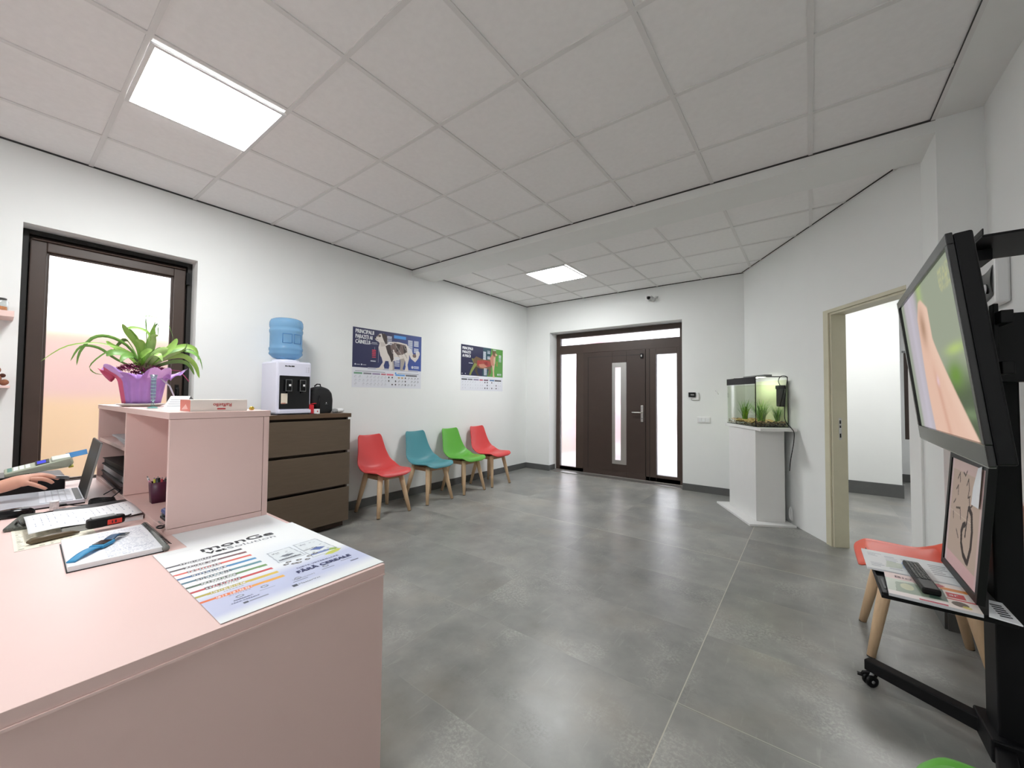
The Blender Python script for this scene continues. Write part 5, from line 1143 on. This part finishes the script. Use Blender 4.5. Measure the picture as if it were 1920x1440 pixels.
def caster(x, y):
    e = B(); q = Vector(W2(x, y, 0)); Mw = Matrix.Translation(q+Vector((0, 0, .026))) @ Matrix.Rotation(.6, 4, 'Z') @ Matrix.Rotation(PI/2, 4, 'X')
    for s_ in (-.016, .004): e.lathe([(0, s_), (.018, s_), (.0255, s_+.002), (.0255, s_+.010), (.018, s_+.012), (0, s_+.012)], BLK, M=Mw, n=24)
    e.lathe([(0, -.018), (.007, -.018), (.007, .018), (0, .018)], GREY, M=Mw, n=12)
    e.tube([q+Vector((0, 0, .03)), q+Vector((.008, 0, .062))], .008, GREY, n=8)
    w = e.build('caster', t)
    e = B(); e.tube([q+Vector((-.03, .006, .03)), q+Vector((-.022, .006, .05)), q+Vector((0, .006, .058)), q+Vector((.022, .004, .045))], .007, BLK, n=6); e.box(tuple(q+Vector((-.044, -.006, .034))), tuple(q+Vector((-.022, .014, .040))), BLK); e.build('brake_lever', w)
caster(4.325, 2.425); caster(4.567, 1.73); caster(4.66, 2.30); caster(4.72, 2.12)
b = B(); b.prism([(4.318-4.66, 1.926-2.2), (4.628-4.66, 1.926-2.2), (4.628-4.66, 2.45-2.2), (4.318-4.66, 2.45-2.2)], .585, .597, BLKM)
b.box(W2(4.318, 1.926, .597), W2(4.322, 2.45, .606), BLKM); b.box(W2(4.322, 1.926, .597), W2(4.628, 1.930, .606), BLKM); b.build('tray', t, bevel=.002)
b = B(); b.box(W2(4.332, 1.99, .5975), W2(4.338, 2.09, .5985), BLK); b.build('tray_slot', t)
b = B(); b.box(W2(4.52, 2.17, .55), W2(4.64, 2.23, .584), BLKM); b.build('tray_bracket', t)
b = B(); b.box(W2(4.598, 2.02, 1.842), W2(4.86, 2.36, 1.850), BLKM); b.box(W2(4.598, 2.02, 1.850), W2(4.602, 2.36, 1.872), BLKM); b.box(W2(4.604, 2.18, 1.80), W2(4.66, 2.30, 1.841), BLKM); b.build('top_shelf', t, bevel=.002)
b = B(); b.box(W2(4.603, 1.90, 1.53), W2(4.63, 2.50, 1.57), BLK); b.box(W2(4.603, 1.90, 1.37), W2(4.63, 2.50, 1.41), BLK); b.box(W2(4.600, 1.95, 1.36), W2(4.612, 1.99, 1.60), BLK); b.box(W2(4.600, 2.42, 1.36), W2(4.612, 2.46, 1.60), BLK)
b.box(W2(4.612, 2.05, 1.35), W2(4.72, 2.134, 1.58), BLK)
for z in (1.395, 1.545): b.tube([W2(4.70, 2.09, z), W2(4.735, 2.06, z)], .006, STEEL, n=8)
b.build('mount_bracket', t, bevel=.004)

a_, t_ = math.radians(178.1), math.radians(-6.1)
nn = Vector((math.cos(a_)*math.cos(t_), math.sin(a_)*math.cos(t_), math.sin(t_))); uu = Vector((0, 0, 1)).cross(nn).normalized(); vv = nn.cross(uu)
TV = Matrix(((uu.x, vv.x, nn.x, 4.514), (uu.y, vv.y, nn.y, 2.249), (uu.z, vv.z, nn.z, 1.455), (0, 0, 0, 1)))
t = thing('television', 'large black flat television tilted down on the wheeled stand', 'television', (0, 0, 0)); t.matrix_world = TV; t['label'] = t['label']
w, h = .525, .2953
b = B(); BZ = mat('glossy_tv_bezel', (0.02, 0.02, 0.021, 1), 0.22)
x0, x1, y0, y1 = -w-.030, w+.030, -h-.062, h+.034
b.box((x0, h, -.004), (x1, y1, .012), BZ); b.box((x0, y0, -.004), (x1, -h, .012), BZ); b.box((x0, -h, -.004), (-w, h, .012), BZ); b.box((w, -h, -.004), (x1, h, .012), BZ); b.build('bezel', t, bevel=.003)
b = B(); b.box((x0+.004, y0+.004, -.045), (x1-.004, y1-.004, -.0045), BLK); b.box((-.40, -.25, -.075), (.40, .18, -.045), BLK); b.build('back_casing', t, bevel=.006)
b = B(); b.box((x0+.01, y0-.004, -.004), (x1-.01, y0, .010), mat('clear_lip', rgb(120, 120, 118), .15)); b.build('lower_lip', t)
c = Canvas(240, 136, L3(150, 156, 136)); u_, v_ = c.u, c.v
def bl(mask, col): c.a[:] = c.a*(1-mask[..., None]) + col*mask[..., None]
def sm(x, a, b_): q_ = np.clip((x-a)/(b_-a), 0, 1); return q_*q_*(3-2*q_)
bl(sm(u_, .0, .12)*(1-sm(u_, .30, .44)), L3(192, 186, 194)); bl((1-sm(u_, .02, .12))*.9, L3(160, 168, 152)); bl(sm(u_, .16, .22)*(1-sm(u_, .22, .30))*.5, L3(206, 200, 214))
bl(sm(u_, .42, .50)*.9, L3(158, 166, 146)); bl(np.exp(-((u_-.46)/.05)**2)*sm(v_, .75, .95)*.8, L3(176, 196, 132))
bl(sm(u_, .55, .7)*(1-sm(v_, .25, .45))*.85, L3(70, 84, 58)); bl(np.exp(-((u_-.80)/.10)**2-((v_-.36)/.08)**2)*.9, L3(110, 150, 52)); bl(np.exp(-((u_-.85)/.12)**2-((v_-.50)/.03)**2)*.8, L3(190, 214, 120)); bl(np.exp(-((u_-.9)/.10)**2-((v_-.14)/.03)**2)*.7, L3(128, 150, 110))
lc = .30+.10*(v_-.5); 
left = .33+.06*np.clip(.9-v_, 0, 1)*0 + np.where(v_ > .80, (v_-.80)*.5, 0)**1.0*1.2 - .02*np.sin(v_*5)
right = .56+.38*np.clip((.62-v_)/.62, 0, 1)**1.15 - np.where(v_ > .82, (v_-.82)*1.1, 0)
fm = sm(u_, left-.012, left+.012)*(1-sm(u_, right-.012, right+.012))*(1-sm(v_, .895, .915)); bl(fm, L3(232, 194, 174)); bl(fm*sm(u_, right-.14, right-.03)*.4, L3(242, 212, 190)); bl(fm*np.exp(-((u_-.43)/.055)**2-((v_-.72)/.12)**2)*.9, L3(176, 142, 118)); bl(fm*np.exp(-((u_-.50-.2*(.4-v_))/.03)**2)*(1-sm(v_, .3, .5))*.4, L3(198, 140, 120)); bl(fm*np.exp(-((u_-.53)/.02)**2-((v_-.34)/.03)**2)*.8, L3(236, 206, 216))
rr = random.Random(5)
for j in range(5):
    x = .80+.01*rr.random()
    while x < .965:
        q_ = rr.uniform(.006, .016); y_ = .955-j*.026; kx = rr.random()
        c.rect(x, y_-.018, x+.003, y_, L3(206, 204, 146), .85)
        if kx < .6: c.rect(x, y_-.004, x+q_, y_, L3(206, 204, 146), .85)
        if kx > .3: c.rect(x, y_-.018, x+q_, y_-.014, L3(206, 204, 146), .85)
        if kx > .7: c.rect(x+q_-.003, y_-.018, x+q_, y_, L3(206, 204, 146), .85)
        x += q_+.005
c.blur(1)
c.build('screen', (-w, -h, .0015), (2*w, 0, 0), (0, 2*h, 0), SCREEN, t)
b = B(); b.box((-w, -h, -.004), (w, h, .0005), BLKG); b.build('panel', t)
o = B().tube([(4.71, 2.135, 1.40), (4.76, 2.13, 1.385), (4.84, 2.15, 1.36), (4.905, 2.20, 1.34)], .005, BLK, n=6).build('power_cable'); tag(o, 'black cable running from the stand bracket to the right wall', 'cable')

# framed picture standing on the tray, leaning on the post
t = thing('picture_frame', 'black framed brown paper with a brush drawn heart, standing on the tray', 'picture', (4.553, 1.935, .6275)); t.rotation_euler = (0, .078, 0)
FW, FH = .432, .455
b = B(); f_ = .024
b.box((-.010, 0, 0), (.010, f_, FH), BLK); b.box((-.010, FW-f_, 0), (.010, FW, FH), BLK); b.box((-.010, f_, 0), (.010, FW-f_, f_), BLK); b.box((-.010, f_, FH-f_), (.010, FW-f_, FH), BLK); b.build('frame', t, bevel=.001)
b = B(); b.box((.005, f_, f_), (.009, FW-f_, FH-f_), DGREY); b.build('backing', t)
c = Canvas(150, 160, L3(206, 184, 168)); ba = L3(58, 44, 40)
# canvas u runs from the viewer's left (far, +y) to right
c.rect(0, .0, 1, .12, L3(232, 188, 192), .8); c.rect(0, .90, 1, 1, L3(222, 196, 192), .8); c.rect(0, 0, .06, 1, L3(224, 204, 204), .8); c.rect(.90, 0, 1, 1, L3(226, 200, 200), .7); c.rect(.06, .50, .75, .505, L3(230, 214, 200), .8)
c.line([(.60, .62), (.58, .45), (.57, .36)], .014, ba, 1, 1); c.line([(.54, .46), (.49, .44), (.46, .38), (.48, .28), (.56, .20), (.66, .165)], .026, ba, 1, 1); c.line([(.62, .62), (.70, .58), (.745, .45), (.745, .30), (.69, .165)], .026, ba, 1, 1)
for p in ([(.50, .80), (.54, .86), (.58, .78), (.56, .70), (.62, .72)], [(.60, .70), (.63, .62), (.70, .66)], [(.22, .82), (.27, .88), (.30, .80)], [(.20, .72), (.25, .76), (.27, .68)], [(.15, .58), (.2, .62)], [(.24, .55), (.36, .57), (.40, .48)], [(.16, .50), (.18, .44)], [(.3, .36), (.38, .30)], [(.38, .90), (.44, .88), (.48, .92)]): c.line(p, .009, ba, .85, 1)
c.build('drawing', (.0048-.010, FW-f_, f_), (0, -(FW-2*f_), 0), (0, 0, FH-2*f_), PRINTM, t)
b = B(); b.add([(-.012, .05+.0, .30), (-.013, .118, .30), (-.013, .112, .36), (-.012, .085, .43), (-.012, .05, .44)], [(0, 1, 2, 3, 4)], PAPER); b.build('tucked_white_card', t, solid=.001)
# reading matter on the tray
ZR = .6065
c = Canvas(120, 90, L3(236, 240, 242)); rr = random.Random(31)
for j in range(10):
    for i in range(3): 
        if rr.random() < .85: c.rect(.06+i*.17, .15+j*.075, .06+i*.17+rr.uniform(.08, .15), .175+j*.075, L3(130, 140, 160), .6)
c.ell(.48, .45, .10, .30, L3(150, 180, 226), .7); c.poly([(.20, .2), (.36, .24), (.40, .5), (.24, .55)], L3(196, 208, 190), .7)
for j in range(6): c.rect(.66, .3+j*.09, .66+rr.uniform(.08, .2), .33+j*.09, L3(110, 114, 126), .7)
t = thing('newspaper', 'open white newspaper sheet behind the remote on the tray', 'newspaper', (0, 0, 0))
c.build('print', (4.300, 2.150, ZR+.008), (.300, -.012, .0), (.0, .245, 0), PRINTM, t); B().prism([(4.300, 2.150), (4.600, 2.138), (4.600, 2.383), (4.300, 2.395)], ZR, ZR+.0075, PAPER).build('sheets', t)
c = Canvas(140, 110, L3(196, 206, 192)); c.rect(0, .72, .45, 1, L3(226, 200, 196)); c.rect(0, .0, .7, .16, L3(236, 226, 224)); c.poly([(.1, .16), (.12, .6), (.35, .66), (.55, .5), (.6, .2)], L3(120, 140, 116), .8); c.ell(.25, .45, .08, .14, L3(206, 208, 170), .8); c.poly([(.48, .2), (.5, .7), (.68, .7), (.68, .2)], L3(66, 96, 84), .9)
c.rect(.68, 0, 1, 1, L3(240, 228, 222)); c.rect(.70, .42, .90, .62, L3(206, 56, 66)); c.rect(.68, .34, 1, .38, L3(214, 80, 84)); c.rect(.66, .70, 1, .82, L3(226, 140, 60)); c.poly([(.62, .72), (.74, .86), (.66, .92), (.55, .9)], L3(206, 70, 80)); c.ell(.80, .20, .09, .10, L3(96, 84, 70)); c.ell(.86, .12, .05, .05, L3(220, 206, 90), .8); c.rect(.35, .02, .66, .07, L3(190, 40, 80))
t = thing('magazine', 'green and red magazine with white letters lying on the tray under the remote', 'magazine', (0, 0, 0))
c.build('cover_print', (4.335, 1.905, ZR+.0095), (.215, -.010, .0), (.012, .225, 0), PRINT, t); B().prism([(4.335, 1.905), (4.550, 1.895), (4.562, 2.120), (4.347, 2.130)], ZR, ZR+.009, PAPERG).build('pages', t)
b = B(); b.text('Bio', .030, (4.372, 2.082, ZR+.0102), (1, -.04, 0), (.05, 1, 0), mat('purple_grey_print', rgb(120, 96, 110), .6), width=.045); b.text('ar', .028, (4.498, 2.008, ZR+.0102), (1, -.04, 0), (.05, 1, 0), PAPER, width=.022); b.build('lettering', t)
t = thing('remote_control', 'long black remote control lying on the magazine', 'remote control', (4.444, 2.110, ZR+.0105), 0)
RM = Matrix.Rotation(math.atan2(-.31, .012)-PI/2+PI, 4, 'Z')
b = B(); b.box((-.024, -.145, 0), (.024, .145, .022), BLK, RM); b.build('body', t, bevel=.006)
b = B()
for j in range(13):
    for i in range(4): b.box((-.019+i*.0098, -.05+j*.0138, .0222), (-.0115+i*.0098, -.0405+j*.0138, .0245), DGREY, RM)
b.build('buttons', t)
o = B().prism([(4.565, 1.915), (4.628, 1.895), (4.628, 2.06), (4.60, 2.065)], ZR, ZR+.004, PAPER).build('leaflet'); tag(o, 'black and white leaflet under the foot of the picture frame beside the post', 'leaflet')
b = B()
for k in range(6): b.box((4.592, 1.93+k*.018, ZR+.0042), (4.618, 1.938+k*.018, ZR+.0050), INK)
b.build('print', o)
# wall box behind the TV
t = thing('paper_dispenser', 'white wall box with dark glossy curved front on the wall behind the television', 'dispenser', (XW, 3.125, 1.885))
b = B(); b.box((-.052, -.145, -.115), (0, .145, .115), WHITEP); b.build('body', t, bevel=.010)
b = B(); b.grid(lambda i, j: (-.0535-.010*math.sin(PI*j), -.125+.24*i, -.075+.155*j-.02*math.sin(PI*i)), 14, 8, BLKG); b.build('front_window', t)
b = B(); b.lathe([(0, 0), (.026, 0), (.024, .004), (0, .005)], PAPERG, M=Matrix.Translation((-.065, -.06, -.03)) @ Matrix.Rotation(-PI/2, 4, 'Y'), n=20); b.build('lock', t)
